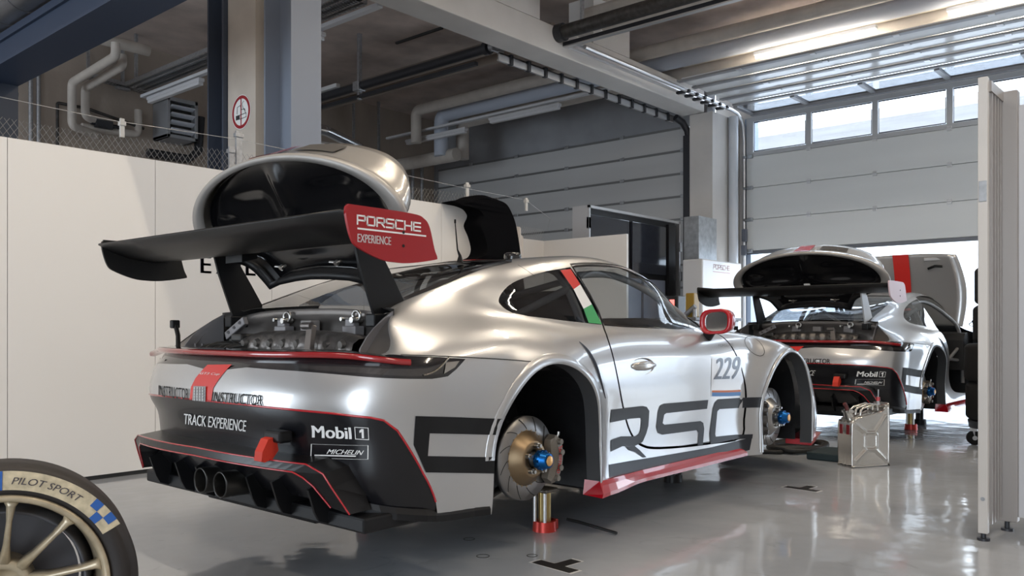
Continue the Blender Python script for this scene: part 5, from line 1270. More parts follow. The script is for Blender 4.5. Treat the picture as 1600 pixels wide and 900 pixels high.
    for yy in (-.24, .18):
        for a_, L_ in ((R(90), .05), (R(215), .05), (R(-35), .05)):
            mb.tube([(.0, yy, .115), (-.006, yy+L_*math.cos(a_), .115+.3*L_*math.sin(a_)*-1)], .006, 8, M=LT)
        mb.cyl((.004, yy, .115), (-.012, yy, .115), .012, n=10, M=LT)
    mb.build('hinge_arm', steel, lo)
    mb = MB(); mb.bbox(-.003, .004, -.03, .03, .27, .30, .001, LT)
    if not full: mb.build('sticker', white, lo)
    mb = MB()     # red stripe over the tail of the lid
    vs = []
    for t in np.linspace(0, 1, 10):
        b2 = .648-.16*t; xx = .012+ .26*math.sin(t*math.pi/2)
        vs += [(xx+.0, -.075, b2+.006), (xx, .075, b2+.006)]
    # intake slot recess
    sl = MB(); sl.add([(.115+.03*math.cos(a)*0, -.18-.12*0+.13*math.cos(a)-.08, .585+.018*math.sin(a)) for a in np.linspace(0, 2*math.pi, 20)[:-1]], [list(range(19))], False, LT)
    rp = MB(); k_l = (1.0, .985, .96, .93, .89)
    idx = [i for i, (a, b) in enumerate(out) if abs(a) < .10 and b > .5]
    for k in range(4):
        r0, r1 = skin(k_l[k]), skin(k_l[k+1])
        ii = sorted(idx, key=lambda i: out[i][0])
        for a_, b_2 in zip(ii[:-1], ii[1:]): rp.add([Vector(r0[a_])+Vector((.003, 0, .004)), Vector(r0[b_2])+Vector((.003, 0, .004)), Vector(r1[b_2])+Vector((.004, 0, .004)), Vector(r1[a_])+Vector((.004, 0, .004))], [(0, 1, 2, 3)], True, LT)
    rp.build('lid_stripe', redp, lo)
    rp = MB(); ii = sorted([i for i, (a, b) in enumerate(out) if -.46 < a < -.16 and b > .45], key=lambda i: out[i][0])
    r0, r1 = skin(.945), skin(.90)
    for a_, b_2 in zip(ii[:-1], ii[1:]): rp.add([Vector(r0[a_])+Vector((.0, 0, .006)), Vector(r0[b_2])+Vector((.0, 0, .006)), Vector(r1[b_2])+Vector((.003, 0, .006)), Vector(r1[a_])+Vector((.003, 0, .006))], [(0, 1, 2, 3)], True, LT)
    rp.build('lid_intake', mat('intake_dark', (.06, .055, .05), .5), lo)
    # ---- diffuser with frame, fins, tail pipes
    mb = MB()
    def X(y_): return -1.15+.10*(abs(y_)/.75)**2.2
    O = [(-.80, .215), (-.735, .365), (-.66, .395), (0, .405), (.66, .395), (.735, .365), (.80, .215)]
    I = [(-.73, .235), (-.665, .335), (-.60, .362), (0, .372), (.60, .362), (.665, .335), (.73, .235)]
    O = resample(O, .05, False); I2 = []
    Iarr = resample(I, .005, False)
    for k, p in enumerate(O): I2.append(Iarr[min(len(Iarr)-1, int(round(k/(len(O)-1)*(len(Iarr)-1))))])
    def XX(y_, z_): return X(y_)+.35*max(0, .36-z_)
    vs = []
    for (a, b), (c, d_) in zip(O, I2): vs += [(X(a)+.16, a*.985, b+.02 if b > .3 else b), (XX(a, b), a, b), (XX(c, d_)-.002, c, d_), (XX(c, d_)+.10, c*.99, d_-.01)]
    mb.add(vs, [(4*i+k, 4*i+k+1, 4*i+5+k, 4*i+4+k) for i in range(len(O)-1) for k in range(3)], False)
    df = mb.build('diffuser', mat('diffuser_black', (.007, .007, .008), .28, 0, .0, spec=.35), car)
    mb = MB(); mb.tube([(XX(a, b)-.001, a, b) for a, b in O], .0035, 6); mb.tube([(XX(c, d_)-.004, c, d_) for c, d_ in I2], .0035, 6); mb.build('diffuser_pinstripe', redp, df)
    mb = MB(); vs = []
    for yy in np.linspace(-.74, .74, 26):
        k = abs(yy)/.74; vs += [(X(yy)+.10, yy, .36-.10*k**6), (-.98, yy, .34-.09*k**4), (-.90, yy, .22-.02*math.cos(yy*9)), (-.70, yy, .15)]
    mb.add(vs, [(4*i+k, 4*i+k+1, 4*i+5+k, 4*i+4+k) for i in range(25) for k in range(3)], True); mb.build('diffuser_panel', blackm, df)
    for yy in (-.62, -.38, -.20, .20, .38, .62):
        mb = MB(); mb.prism([(-1.04, .29), (-1.01, .20), (-.99, .165), (-.95, .150), (-.62, .13), (-.62, .2), (-.93, .33)], 'y', yy-.006, yy+.006); mb.build('diffuser_fin', blackm, df)
    for yy in (-.078, .078):
        mb = MB(); mb.lathe([(.1, .047), (-.15, .048), (-.156, .051), (-.15, .055), (.1, .055)], (-.93, yy, .25), (1, 0, 0), 32); mb.lathe([(-.05, 0), (-.05, .047)], (-.93, yy, .25), (1, 0, 0), 24)
        mb.build('tail_pipe', mat('pipe_dark', (.05, .048, .045), .3, .8), car)
    # side strakes and black lower edge of the bumper
    mb = MB()
    for s in (-1, 1):
        L = line_on([(u_, .015) for u_ in np.linspace(.62, ARCH_R[-1][0]-.01, 14)], s, .0); vs = []
        for p in L: vs += [p+Vector((.0, -s*.08, -.0)), p+Vector((0, -s*.005, .035)), p+Vector((0, s*.008, .012)), p+Vector((0, s*.008, -.012)), p+Vector((0, -s*.09, -.02))]
        mb.add(vs, [(5*i+k, 5*i+k+1, 5*i+6+k, 5*i+5+k) for i in range(13) for k in range(4)], False)
    mb.build('bumper_strake', blackm, bump)
    # underside link between bumper and diffuser
    # tow strap
    mb = MB(); tw = [(-1.085, .485), (-1.12, .475), (-1.145, .43), (-1.150, .395), (-1.135, .390), (-1.10, .40), (-1.075, .43)]
    mb.prism(tw, 'y', -.485, -.435) ; ts = mb.build('tow_strap', mat('strap_red', (.55, .03, .012), .6), car); ts['label'] = 'red fabric tow strap'
    mb = MB(); mb.bbox(-1.10, -1.04, -.53, -.42, .46, .505, .01); mb.build('tow_eye', blackm, ts)
    # brakes
    brake(car, 0, -.80, .31, -1, False); brake(car, 0, .80, .31, 1, False)
    brake(car, 2.459, -.85, .31, -1, True); brake(car, 2.459, .85, .31, 1, True)
    # ---- markings
    wh = MB(); bk = MB(); rd = MB()
    offt = lambda u, v, P: off_black(np.abs(u), v, P)+.0032
    offt2 = lambda u, v, P: off_black(np.abs(u), v, P)+.0032
    bx = (-.9, 1.5, 0, .9)
    HR = [ARCH_R]
    # red centre stripe on the rear
    st = px_uv([(325, 570), (363, 569.5), (344, 591), (334, 606), (331, 628.5), (297, 624), (299, 605), (306, 591)], box=bx); decal(rd, [resample(st, .03)], .0022)
    if full or True:
        text_px(bk, 'INSTRUCTOR', [(249, 602), (296, 607.5), (296, 625), (249, 619)], .004, .02, box=bx)
        text_px(bk, 'INSTRUCTOR', [(334, 612), (412, 617.5), (411, 634), (331, 629)], .004, .02, box=bx)
        text_px(wh, 'TRACK EXPERIENCE', [(282, 648), (380, 659), (378, 676.5), (281, 664)], 0, .02, box=bx, fn=offt)
        text_px(wh, 'Mobil', [(483.5, 666.5), (547, 669), (547, 688.5), (483, 686)], 0, .03, box=bx, fn=offt)
        put(wh, patch(px_uv(resample([(560.2, 674.5), (564, 671.2), (567.5, 671.3), (567.2, 686.8), (563.6, 686.6), (563.7, 676.4), (560.2, 678.2)], 1.5), box=bx), [], .02, .015, 0, offt), -1)
        text_px(wh, 'MICHELIN', [(508, 703.5), (567, 705.5), (565, 712.5), (506, 711)], 0, .015, .3, box=bx, fn=offt)
        def frame_px(q, t):
            q = [np.array(p, float) for p in q]; c = sum(q)/4
            for i in range(4):
                a, b = q[i], q[(i+1) % 4]; ai, bi = a+(c-a)/np.linalg.norm(c-a)*t*1.4, b+(c-b)/np.linalg.norm(c-b)*t*1.4
                d = patch(px_uv([a, b, bi, ai], box=bx), [], .05, .04, 0, offt); put(wh, d, -1)
        frame_px([(553, 667.8), (575.5, 668.8), (575.5, 689.5), (552.5, 688.5)], 1.1); frame_px([(481.5, 695.5), (574.5, 697.5), (574, 719.5), (480.5, 717.5)], 1.1)
        put(wh, patch(px_uv([(487, 712), (554, 713.5), (553, 715.3), (487, 714)], box=bx), [], .05, .04, 0, offt), -1)
    o_ = rd.build('tail_stripe', redv, bump if False else shell)
    tw_ = MB(); text_px(tw_, 'GT3 Cup', [(314, 581.5), (345, 583), (343, 587.5), (312, 586)], .0028, .015, .3, box=bx); tw_.build('tail_lettering', white, shell, fixn=False)
    bk.build('bumper_lettering_dark', blackvinyl, shell, fixn=False); wh.build('bumper_lettering_white', white, bump, fixn=False)
    mb = MB(); q = px_uv([(305, 603.5), (324, 604), (323.5, 627.5), (303, 625.5)], box=bx); put(mb, patch(q, [], .05, .04, .008), -1); lp = mb.build('grille_lamp', mat('lamp_grey', (.25, .24, .24), .4, .3), shell)
    mb = MB()
    for i in range(4):
        for j in range(5):
            p = line_on(px_uv([(307.5+i*4.2, 607+j*4.3)], box=bx), -1, .008)[0]; mb.cyl(p, p+Vector((-.003, 0, 0)), .005, n=8)
    mb.build('lamp_dots', mat('lamp_dots', (.5, .5, .5), .4), lp)
    # side lettering
    z3 = lambda q: [(940+a/4.092, 560+b/4.091) for a, b in q]
    bs = (.9, 4.95, -.05, .9)
    sd = MB()
    Rr = [[(60,328),(180,313),(262,304),(286,309),(303,335),(297,430),(284,478),(262,530),(236,505),(216,497),(238,480),(247,455),(252,395),(247,380),(180,385),(52,410)],
          [(56,522),(120,498),(216,497),(236,505),(262,530),(254,538),(210,560),(130,562),(56,596)], [(150,562),(210,560),(240,585),(285,632),(262,634),(215,600),(170,585)]]
    Ss = [[(348,440),(360,335),(372,303),(395,290),(680,265),(672,322),(410,350),(398,360),(388,413),(400,424),(630,400),(648,412),(654,450),(645,552),(612,556),(618,475),(606,459),(385,488),(358,476)]]
    Cs = [[(694,548),(688,480),(710,320),(722,282),(745,261),(890,251),(1056,246),(1040,313),(890,316),(752,324),(738,338),(724,485),(728,500),(850,488),(966,484),(962,512),(850,516),(720,545)]]
    ps = [px_uv(resample(z3(q), 3), box=bs) for q in Rr+Ss+Cs]
    fr_holes = [ARCH_R, ARCH_F]
    shutline = grow(DOOR, .010); 
    decal(sd, ps, .0026, -1, fr_holes)
    sill = px_uv(resample([(951, 726), (985, 720), (1023, 714), (1111, 699), (1175, 683), (1171, 703), (1111, 718), (1040, 730), (990, 737), (952, 746)], 4), box=bs); decal(sd, [sill], .0024, -1, fr_holes)
    bq = px_uv(resample([(649, 650), (720, 652), (800, 655), (790, 680), (720, 678), (671, 677), (668, 712.5), (720, 713.5), (790, 714.5), (785, 740), (720, 739), (665, 738), (655, 715), (646, 695)], 4), box=bs)
    bv = MB(); decal(bv, [bq], .0026, -1, [ARCH_R]); bv.build('side_bars', blackvinyl, shell)
    if full: sd.build('side_lettering', greyvinyl, shell)
    # pillar flag
    fl_ = [(875, 423), (890, 421), (905, 444), (920, 470), (932, 492), (941, 507), (918, 503.5), (905, 482), (890, 452)]
    f1 = px_uv(resample([(875, 423), (891, 421), (906, 445), (895.5, 452.5)], 3), box=bs2_box); f2 = px_uv(resample([(895.5, 452.5), (906, 445), (924, 476), (911, 483)], 3), box=bs2_box); f3 = px_uv(resample([(911, 483), (924, 476), (940, 507), (919, 505)], 3), box=bs2_box)
    if full:
        for q, m_, nm in ((f1, redv, 'flag_red'), (f2, white, 'flag_white'), (f3, greenv, 'flag_green')):
            mb = MB(); put(mb, patch(q, [], .05, .04, .0035), -1); mb.build(nm, m_, shell)
    # race number plate on door
    if full:
        mb = MB(); q = px_uv(resample([(1112, 560), (1159, 556), (1156, 620), (1110.5, 620)], 5), box=bs); put(mb, patch(q, [], .04, .03, .0016), -1); npl = mb.build('number_plate', mat('plate_white', (.66, .67, .70), .25, .1, .8), shell)
        nb = MB(); dk = MB()
        text_px(nb, '229', [(1115, 560), (1157, 557), (1155, 592), (1114, 593)], .0028, .03, .25, box=bs)
        text_px(dk, 'NEW GRAPTIC RACE', [(1124, 604), (1144, 603.5), (1144, 607), (1124, 607)], .0028, .01, box=bs) if False else None
        nb.build('race_number', mat('number_navy', (.02, .03, .06), .3, 0, .5), npl, fixn=False)
        mb = MB(); put(mb, patch(px_uv([(1112, 610), (1156.5, 609), (1156.5, 612), (1112, 613)], box=bs), [], .05, .04, .0028), -1); mb.build('orange_band', mat('orange_v', (.75, .22, .10), .4), npl)
        mb = MB(); put(mb, patch(px_uv([(1112, 613), (1156.5, 612), (1156.5, 618), (1112, 619)], box=bs), [], .05, .04, .0028), -1); mb.build('blue_band', mat('blue_v', (.10, .28, .62), .4), npl)
        mb = MB(); W_, n_ = wide_word('PORSCHE', 1.0, .32)
        for q in W_:
            pts = [(1122+a/n_*23, 541.5-b*3.6-a/n_*.8) for a, b in q]; put(mb, lift(np.array(px_uv(pts, box=bs)), [[0, 1, 2, 3]], .002), -1)
        mb.build('door_lettering', mat('grey_v', (.25, .25, .26), .4), shell, fixn=False)
    if not full:
        # right-hand door swung open about its front hinge
        hx, hy = 1.90, -.88; a = R(66); M_ = Matrix.Translation((hx, hy, 0)) @ Matrix.Rotation(a, 4, 'Z') @ Matrix.Translation((-hx, -hy, 0))
        dl = [(.72, .30), (.66, .6), (.66, .90), (1.80, .88), (1.88, .6), (1.86, .28)]
        mb = MB(); mb.prism(dl, 'y', -.845, -.80); mb.tube([(.66, -.79, .90), (.72, -.66, 1.05), (1.0, -.60, 1.20), (1.3, -.62, 1.17), (1.62, -.74, .98), (1.80, -.79, .88)], .02, 8); dc = mb.build('door_card', interior, open_door)
        mb = MB(); mb.bbox(1.0, 1.5, -.80, -.77, .42, .62, .02); mb.build('door_pocket', blackg, dc)
        open_door.matrix_local = M_
        # bonnet standing open
        bt = Txyz(2.02, 0, .92, ry=R(-8)); mb = MB(); n = 22; vs = []
        for i in range(n+1):
            t = i/n
            for j in range(13):
                q = -1+2*j/12; w_ = .66+.05*math.sin(t*math.pi)-.04*t**3; zc = 1.0*t-.10*q*q*t; vs.append((.05*math.sin(t*3)-.06*q*q+.0, w_*q, .02+.86*t-.03*abs(q)**3*t))
        mb.add(vs, [(i*13+k, i*13+k+1, i*13+14+k, i*13+13+k) for i in range(n) for k in range(12)], True, bt)
        bo_ = mb.build('bonnet', paint, car); bo_['label'] = 'open silver bonnet with red stripe'
        sm_ = bo_.modifiers.new('thickness', 'SOLIDIFY'); sm_.thickness = .02
        mb = MB(); vs = []
        for i in range(n+1):
            t = i/n
            for q in (-.13, .13): vs.append((.05*math.sin(t*3)-.035, q*.7, .02+.86*t))
        mb.add(vs, [(2*i, 2*i+1, 2*i+3, 2*i+2) for i in range(n)], True, bt); mb.build('bonnet_stripe', redv, bo_)
        for s in (-1, 1):
            mb = MB(); mb.bbox(-.03, .03, s*.40-.14, s*.40+.14, .79, .83, .006, bt); mb.build('bonnet_vent', M_alu, bo_)
            mb = MB(); mb.tube([bt @ Vector((-.02, s*.30, .70)), bt @ Vector((-.03, s*.38, .73)), bt @ Vector((-.02, s*.46, .72))], .014, 8); mb.build('bonnet_catch', blackm, bo_)
    return car
GLASS_IN_DOOR = px_uv(smooth_poly([(896, 418), (925, 416.5), (950, 417), (975, 421.5), (1000, 431), (1025, 445), (1050, 464), (1074, 487.5), (1095, 512)], 4)+[(1060, 513.5), (1020, 512), (980, 510), (944, 507), (936, 486), (922, 459), (908, 436)], box=(1.6, 4, .7, 1.5))
bs2_box = (1.6, 4, .7, 1.5)
# ================================================================ tyres
def tyre_prof(r, rw, w_):
    """(offset along the axle, radius) of a slick tyre"""
    return [(-w_*.44, rw), (-w_*.49, rw+.012), (-w_*.5, rw+(r-rw)*.35), (-w_*.495, rw+(r-rw)*.7), (-w_*.47, r-.022), (-w_*.435, r-.008), (-w_*.38, r), (w_*.38, r), (w_*.435, r-.008), (w_*.47, r-.022), (w_*.495, rw+(r-rw)*.7), (w_*.5, rw+(r-rw)*.35), (w_*.49, rw+.012), (w_*.44, rw)]
WC = Vector((-2.145, -.86, .340)); nd = Vector((CAM[0]-WC.x-.10, CAM[1]-WC.y, 0)).normalized(); WC = WC-nd*.09; WC.z = .328
wheel = empty('mounted_slick', (WC.x, WC.y, 0), 0, 'loose racing wheel with cream rim at the bottom left corner', 'wheel')
o_ = Vector((0, 0, WC.z)); sx = nd.cross(Vector((0, 0, 1))); sx.normalize()   # sx: to the left seen from the front
rt = -sx if (-sx).dot(Vector((math.sin(YAW), -math.cos(YAW), 0))) > 0 else sx
rr, rim = .328, .256; w_ = .21
def wp(r, a, h): return o_+rt*(r*math.cos(a))+Vector((0, 0, r*math.sin(a)))+nd*h
mb = MB(); mb.lathe(tyre_prof(rr, rim, w_), o_, nd, 128); ty = mb.build('tyre', mat('tyre_rubber', (.022, .018, .017), .62, bump=(60, .2, .003)), wheel)
cream = mat('rim_cream', (.46, .38, .26), .38, .35, .4, noise=(25, .18, 6)); band = mat('tyre_band', (.55, .46, .31), .6, noise=(40, .25, 8)); bluec = mat('check_blue', (.02, .10, .36), .6)
def arc_patch(mb, r0, r1, a0, a1, off, n=30):
    vs = []; hh = lambda r: w_*.5*(1-.02*((r-.295)/.03)**2)+off
    for i in range(n+1):
        a = a0+(a1-a0)*i/n; vs += [wp(r0, a, hh(r0)), wp((r0+r1)/2, a, hh((r0+r1)/2)), wp(r1, a, hh(r1))]
    mb.add(vs, [(3*i+k, 3*i+k+1, 3*i+4+k, 3*i+3+k) for i in range(n) for k in range(2)], True)
b0, b1 = .271, .320
mb = MB(); arc_patch(mb, b0, b1, R(29), R(96), .0015); arc_patch(mb, b0, b1, R(150), R(215), .0015); mb.build('sidewall_band', band, ty)
mb = MB()
def chk(a0, rows):
    d = R(4.3); s_ = (b1-b0)/3
    for i in range(5):
        for j in range(3):
            if (i+j) % 2 == 0: arc_patch(mb, b0+j*s_, b0+(j+1)*s_, a0+i*d, a0+(i+1)*d, .003, 4)
d = R(4.6); s_ = (b1-b0)/2
for i, j in ((0, 1), (1, 0), (2, 1)): arc_patch(mb, b0+j*s_, b0+(j+1)*s_, R(32)+i*d, R(32)+(i+1)*d, .003, 4)
arc_patch(mb, b0, b1, R(89), R(96), .003, 4); mb.build('sidewall_checks', bluec, ty)
mb = MB(); vs_, fs_ = text_mesh('PILOT SPORT', 1, 'LEFT', .0, .25); A = np.array([(v.x, v.y) for v in vs_]); lo, hi = A.min(0), A.max(0); A = (A-lo)/(hi-lo)
mb.add([wp(.286+b*.018, R(85)-a*R(34), w_*.5+.003) for a, b in A], fs_); mb.build('sidewall_lettering', mat('ink_dark', (.06, .05, .06), .6), ty, fixn=False)
mb = MB(); mb.lathe([(-.09, .232), (-.09, .25), (-.085, rim+.002), (.085, rim+.002), (.098, rim+.001), (.106, .256), (.109, .249), (.105, .241), (.085, .236), (.06, .231), (.0, .225), (-.09, .222)], o_, nd, 128)
rimo = mb.build('rim', cream, wheel)
mb = MB(); mb.lathe([(-.08, .226), (.03, .205), (.032, .196), (-.04, .190)], o_, nd, 96); mb.lathe([(-.05, .0), (-.05, .185)], o_, nd, 48); mb.build('rim_barrel', mat('barrel_grey', (.10, .10, .11), .4, .5), rimo)
for k in range(10):
    a = R(12+36*k); mb = MB(); sp = []
    for t, wd, hh, th in ((0.0, .030, .02, .05), (.3, .017, .055, .04), (.7, .014, .08, .03), (.93, .022, .088, .028), (1.0, .036, .09, .026)):
        r_ = .062+t*(.238-.062); c = wp(r_, a, hh); tn = (-rt*math.sin(a)+Vector((0, 0, math.cos(a)))); sp += [c+tn*wd/2, c+tn*wd/4+nd*.008, c-tn*wd/4+nd*.008, c-tn*wd/2, c-tn*wd/2-nd*th, c+tn*wd/2-nd*th]
    mb.add(sp, [(6*i+q, 6*i+(q+1) % 6, 6*i+6+(q+1) % 6, 6*i+6+q) for i in range(4) for q in range(6)]+[list(range(6)), list(range(24, 30))], True); mb.build('spoke', cream, rimo)
mb = MB(); mb.lathe([(-.05, .08), (.01, .078), (.025, .07), (.03, .05), (.0, .046), (.0, 0)], o_, nd, 40); mb.build('hub', cream, rimo)
# tyre stack on a trolley
tx, tyy = 5.27, -1.735
labs = ['bottom black slick tyre of the stack behind the partition', 'second black slick tyre from the bottom of the stack', 'third black slick tyre from the bottom of the stack', 'top black slick tyre of the stack behind the partition']
z_ = .235
for i in range(4):
    t_ = empty('slick_tyre', (tx+(.0, -.005, .03, .04)[i], tyy+(0, .01, -.05, -.06)[i], z_), 0, labs[i], 'tyre', 'slick tyres stacked on the trolley')
    mb = MB(); mb.lathe(tyre_prof(.345, .23, .325), (0, 0, .1625), (0, 0, 1), 64); mb.lathe([(-.15, .225), (-.15, .235), (.15, .235), (.15, .225)], (0, 0, .1625), (0, 0, 1), 48); mb.build('tyre_carcass', rubber, t_); z_ += .328
tr = empty('tyre_trolley', (tx, tyy, 0), 0, 'low wheeled trolley under the stack of tyres', 'trolley')
mb = MB(); mb.lathe([(.17, 0), (.17, .32), (.232, .33), (.232, .28), (.2, 0)], (0, 0, 0), (0, 0, 1), 40); mb.build('trolley_plate', M_dkst, tr)
for k in range(4):
    a = R(80+90*k); c = Vector((.30*math.cos(a), .30*math.sin(a), .062)); mb = MB(); d = Vector((-math.sin(a+.6), math.cos(a+.6), 0)); mb.cyl(c-d*.02, c+d*.02, .062, n=28); cw = mb.build('caster_wheel', rubber, tr)
    mb = MB(); mb.bbox(c.x-.03, c.x+.03, c.y-.03, c.y+.03, .12, .17, .004); 
    for s in (-1, 1): q = c+d*.027*s; mb.cyl(q-d*.002, q+d*.002, .02, n=12); mb.add([q+Vector((0, 0, .10)), q+Vector((0, 0, 0)), q+d.cross(Vector((0, 0, 1)))*.03+Vector((0, 0, .10))], [(0, 1, 2)])
    mb.build('caster_fork', M_alu, cw)

# ================================================================ jerry can
jc = empty('jerry_can', (3.54, -1.10, 0), 0, 'shiny metal jerry can standing on the floor between the two cars', 'jerry can')
jd = Vector((3.693-3.386, -1.269+1.096, 0)).normalized(); jn = Vector((jd.y, -jd.x, 0))   # jn: outward of the wide face, to the camera
if jn.dot(Vector(CAM)-Vector((3.54, -1.1, 0))) < 0: jn = -jn
Mj = Matrix(((jd.x, -jn.x, 0, 0), (jd.y, -jn.y, 0, 0), (0, 0, 1, 0), (0, 0, 0, 1)))
jmat = mat('tinplate', (.66, .645, .61), .20, 1.0, 0, bump=(4, .08, .01)); jW, jH, jD = .345, .44, .165
outl = [(-jW/2, .02), (-jW/2+.02, 0), (jW/2-.02, 0), (jW/2, .02), (jW/2, .435), (jW/2-.018, .452), (jW/2-.04, .450), (.10, .405), (-.12, .365), (-jW/2+.03, .345), (-jW/2, .315)]
outl = smooth_poly(outl, 3, True); n = len(outl); cx, cz = 0, .215
mb = MB(); vs = []
lay = [(-jD/2+.012, .93), (-jD/2, .965) if False else (-jD/2+.003, .965), (-jD/2+.012, .99), (-.022, 1.0), (-.012, .985), (-.005, 1.0), (.005, 1.0), (.012, .985), (.022, 1.0), (jD/2-.012, .99), (jD/2-.003, .965), (jD/2-.012+.0, .93)]
for yy, sc in lay:
    for a, b in outl: vs.append((cx+(a-cx)*sc, yy, cz+(b-cz)*sc))
mb.add(vs, [(k*n+i, k*n+(i+1) % n, (k+1)*n+(i+1) % n, (k+1)*n+i) for k in range(len(lay)-1) for i in range(n)], True, Mj)
# pressed faces, a height field with the X rib and the centre box
def press(a, b):
    x_, z_ = a/(jW/2), (b-.20)/(.20); h_ = 0
    def seg(p, q, wd):
        p = np.array(p); q = np.array(q); v = q-p; t = np.clip(((a-p[0])*v[0]+(b-p[1])*v[1])/(v@v), 0, 1); d = math.hypot(a-p[0]-v[0]*t, b-p[1]-v[1]*t); return math.exp(-(d/wd)**2)
    cxz = (0, .19); e = 0
    for s in (-1, 1):
        for t in (-1, 1):
            e = max(e, seg((s*.040, cxz[1]+t*.062), (s*.135, .05 if t < 0 else (.37 if s > 0 else .315)), .010))
    for p, q in (((-.04, .128), (.04, .128)), ((.04, .128), (.055, .145)), ((.055, .145), (.055, .235)), ((.055, .235), (.04, .252)), ((.04, .252), (-.04, .252)), ((-.04, .252), (-.055, .235)), ((-.055, .235), (-.055, .145)), ((-.055, .145), (-.04, .128))): e = max(e, seg(p, q, .008))
    return e*.013
for s in (-1, 1):
    gx = np.linspace(-jW/2, jW/2, 56); gz = np.linspace(0, .46, 72); sc = .935; o2_ = [(cx+(a-cx)*sc, cz+(b-cz)*sc) for a, b in outl]
    pts = []; m_ = MB(); GX, GZ = np.meshgrid(gx, gz); ins = inpoly(GX.ravel(), GZ.ravel(), o2_); allp = [Vector(p) for p in o2_]; 
    q2 = np.stack([GX.ravel()[ins], GZ.ravel()[ins]], 1); ed = edge_dist(q2, o2_); q2 = q2[ed > .003]; allp += [Vector((float(a), float(b))) for a, b in q2]
    r_ = geometry.delaunay_2d_cdt(allp, [(i, (i+1) % n) for i in range(n)], [], 1, 1e-7)
    vv = [(p.x, s*(jD/2-.012+press(p.x, p.y)*float(smooth(0, .02, float(edge_dist(np.array([[p.x, p.y]]), o2_)[0]))))  , p.y) for p in r_[0]]
    mb.add(vv, [list(f) for f in r_[2]], True, Mj)
jb = mb.build('can_body', jmat, jc)
mb = MB()   # three handle bars
for yy in (-.05, 0, .05): mb.tube([(-.075, yy, .378), (-.07, yy, .415), (-.05, yy, .43), (.06, yy, .455), (.08, yy, .45), (.085, yy, .41)], .009, 8, M=Mj)
mb.build('handle', jmat, jc)
mb = MB(); mb.cyl((-.125, 0, .35), (-.155, 0, .42), .034, .030, n=20, M=Mj); mb.bbox(-.17, -.12, -.04, .04, .395, .415, .004, Mj); mb.build('spout', jmat, jc)
mb = MB(); mb.tube([(-.145, .0, .40), (-.16, 0, .445), (-.175, 0, .465)], .014, 10, M=Mj); mb.build('spout_cap', mat('cap_red_dark', (.10, .02, .02), .4), jc)
mb = MB(); mb.cyl((.135, 0, .44), (.135, 0, .50), .012, n=10, M=Mj); mb.cyl((.135, 0, .50), (.137, 0, .56), .005, n=8, M=Mj); pk = mb.build('vent_pin', M_galv, jc); mb = MB(); mb.cyl((.135, 0, .475), (.135, 0, .505), .014, n=10, M=Mj); mb.build('vent_collar', redp, pk)
mb = MB(); 
for i in range(2): mb.bbox(-jW/2-.004, -jW/2+.002, (-.05, .02)[i], (-.02, .05)[i], .24, .31, .001, Mj)
mb.build('red_reflection', mat('reflection_red', (.16, .01, .015), .3), jc)  # dark red reflections on the can's narrow side, laid on as coloured plates

# ================================================================ hoses and bits on the floor
mb = MB(); pts = []
for i in range(150):
    t = i/149*2*math.pi*3.6; rr_ = .30+.02*math.sin(t*.7); pts.append((4.02+rr_*math.cos(t)*1.05+.03*math.sin(t*2.3), -.40+rr_*.62*math.sin(t), .018+.02*(t/22)+.012*abs(math.sin(t*.9))))
pts = [(3.62, -.12, .02), (3.58, -.28, .018), (3.66, -.40, .018)]+pts
mb.tube(pts, .019, 8); tag(mb.build('hose', mat('hose_black', (.015, .014, .013), .55)), 'coiled black hose on the floor left of the jerry can', 'hose')
mb = MB(); mb.bbox(3.55, 3.95, -.93, -.66, 0, .06, .012, None); tag(mb.build('pad', mat('pad_green', (.012, .025, .028), .6)), 'flat dark green case on the floor behind the jerry can', 'case')
mb = MB(); mb.tube([(.545, -.63, .035), (.556, -.70, .03), (.553, -.93, .010)], .008, 8); tag(mb.build('jack_rod', mat('rod_black', (.01, .01, .01), .5)), 'thin black rod lying on the floor beside the brass jack stand', 'rod')
def mark(x, y, rz, label):
    root = empty('floor_mark', (x, y, 0), rz, label, 'floor mark'); mb = MB(); P = [(-.12, -.02), (.02, -.02), (.02, -.11), (.06, -.11), (.06, .0), (.05, .03), (-.12, .03)]
    T_ = [(-.11, -.035), (.11, -.035), (.11, .025), (.03, .025), (.03, .13), (-.03, .13), (-.03, .025), (-.11, .025)]
    g = [(a*1.13+(.0), b*1.1+(.003 if b > 0 else -.003)) for a, b in T_]; mb.prism(g, 'z', .0005, .0012); mb.build('mark_border', mat('mark_white', (.5, .5, .5), .5), root)
    mb = MB(); mb.prism(T_, 'z', .0012, .002); mb.build('mark_face', mat('mark_black', (.008, .008, .008), .5), root)
mark(-.075, -1.045, R(-95), 'black T-shaped floor sticker at the bottom of the picture'); mark(2.33, -1.13, R(-95), 'black T-shaped floor sticker further away, before the jerry can')
for i, (x_, y_, r_) in enumerate(((.02, -.44, .028), (-.16, -.70, .03), (-.01, -.86, .025))):
    mb = MB(); mb.ring((x_, y_, .0004), (x_, y_, .0016), r_, r_-.004, 32); tag(mb.build('floor_ring', M_cut), ['small dark ring mark on the floor, far left of the brass stand', 'small dark ring mark on the floor, nearest the lower sticker', 'small dark ring mark on the floor between stand and sticker'][i], 'floor mark')

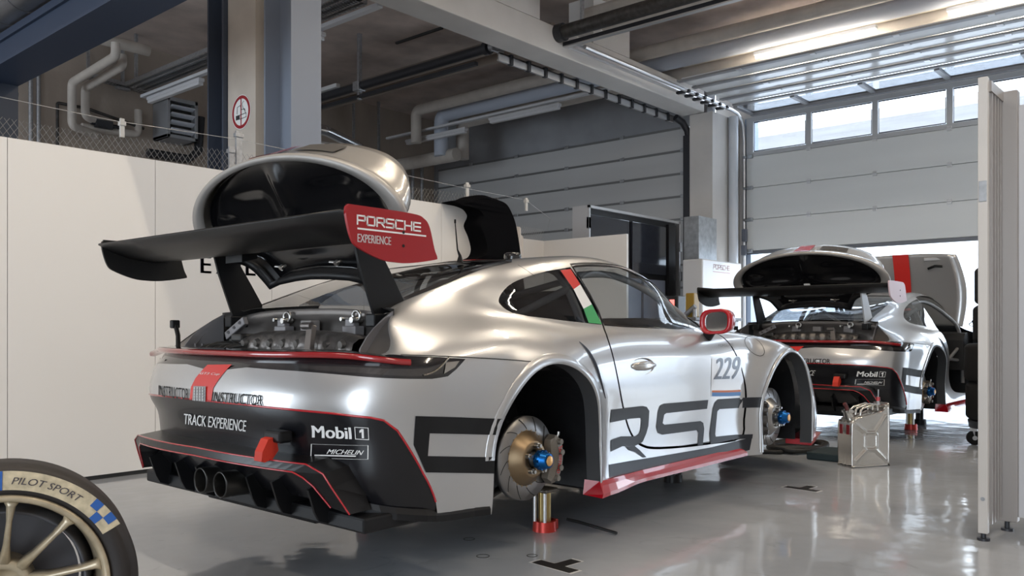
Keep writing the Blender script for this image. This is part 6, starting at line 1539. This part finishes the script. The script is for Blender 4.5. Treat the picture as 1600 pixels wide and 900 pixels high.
# ================================================================ jack stands under the cars
def jack(x, y, h, label, dark=False):
    root = empty('jack_stand', (x, y, 0), 0, label, 'jack stand', 'jack stands under the near car'); mb = MB(); mb.cyl((0, 0, .05), (0, 0, h), .032, n=24); mb.build('jack_tube', goldp if not dark else darkmet, root)
    mb = MB()
    for a in (R(30), R(150), R(-140)): mb.cyl((.052*math.cos(a), .052*math.sin(a), .05), (.052*math.cos(a), .052*math.sin(a), h), .009, n=10)
    mb.build('guide_rod', M_alu if not dark else darkmet, root)
    mb = MB(); mb.cyl((0, 0, 0), (0, 0, .05), .062, .058, n=24); mb.bbox(-.02, .075, -.03, .03, .0, .05, .004); mb.build('jack_foot', mat('foot_red', (.45, .03, .02), .35, .4) if not dark else blackm, root)
    mb = MB(); mb.bbox(-.05, .05, -.05, .05, h, h+.02, .008); mb.build('jack_head', castm, root)
    return root
jack(.40, -.60, .195, 'brass jack stand with red foot below the right rear brake of the near car')
jack(.40, .60, .195, 'dark jack stand seen below the black rear bumper of the near car', True)
jack(2.02, -.38, .195, 'dark jack stand under the middle of the near car below the red skirt', True)

# ================================================================ the cars
c1 = make_car('race_car', 0, 0, CROT, LIFT, 'near silver race car without wheels, raised engine lid, red endplate on its wing')
jack(6.22, -.66, .18, 'brass jack stand with red foot under the far car')
jack(6.75, -.60, .18, 'grey jack stand behind the brass one under the far car', True)
# roof fittings of the near car
mb = MB(); mb.tube([(.20, -.20, 1.235), (.20, -.20, 1.27), (.185, -.197, 1.30), (.17, -.195, 1.44)], [.018, .008, .004, .0025], 8); mb.cyl((.17, -.195, 1.435), (.17, -.195, 1.455), .005); mb.build('roof_aerial', blackm, c1)
mb = MB(); mb.lathe([(0, .045), (.012, .047), (.03, .045), (.038, .035), (.04, 0)], (.50, -.30, 1.262), (0, 0, 1), 20); mb.build('roof_puck', blackg, c1)
mb = MB(); q = [(u_, v_) for u_, v_ in []]
_a = invert([.36, .55, .75, .95, 1.2, 1.2, .95, .75, .55, .36], [.11]*5+[.0]*5, ax=(0, 1), box=(1.6, 3.6, 1.1, 1.8))
both(mb, patch([(a, min(b, VMAX)) for a, b in zip(*_a)], [], .06, .05, .0012)); mb.build('roof_stripe', redv, c1)
c2 = make_car('race_car', 5.86, -.04, R(-2), .105, 'far silver race car behind the jerry can, bonnet and door open, pale endplate', full=False)
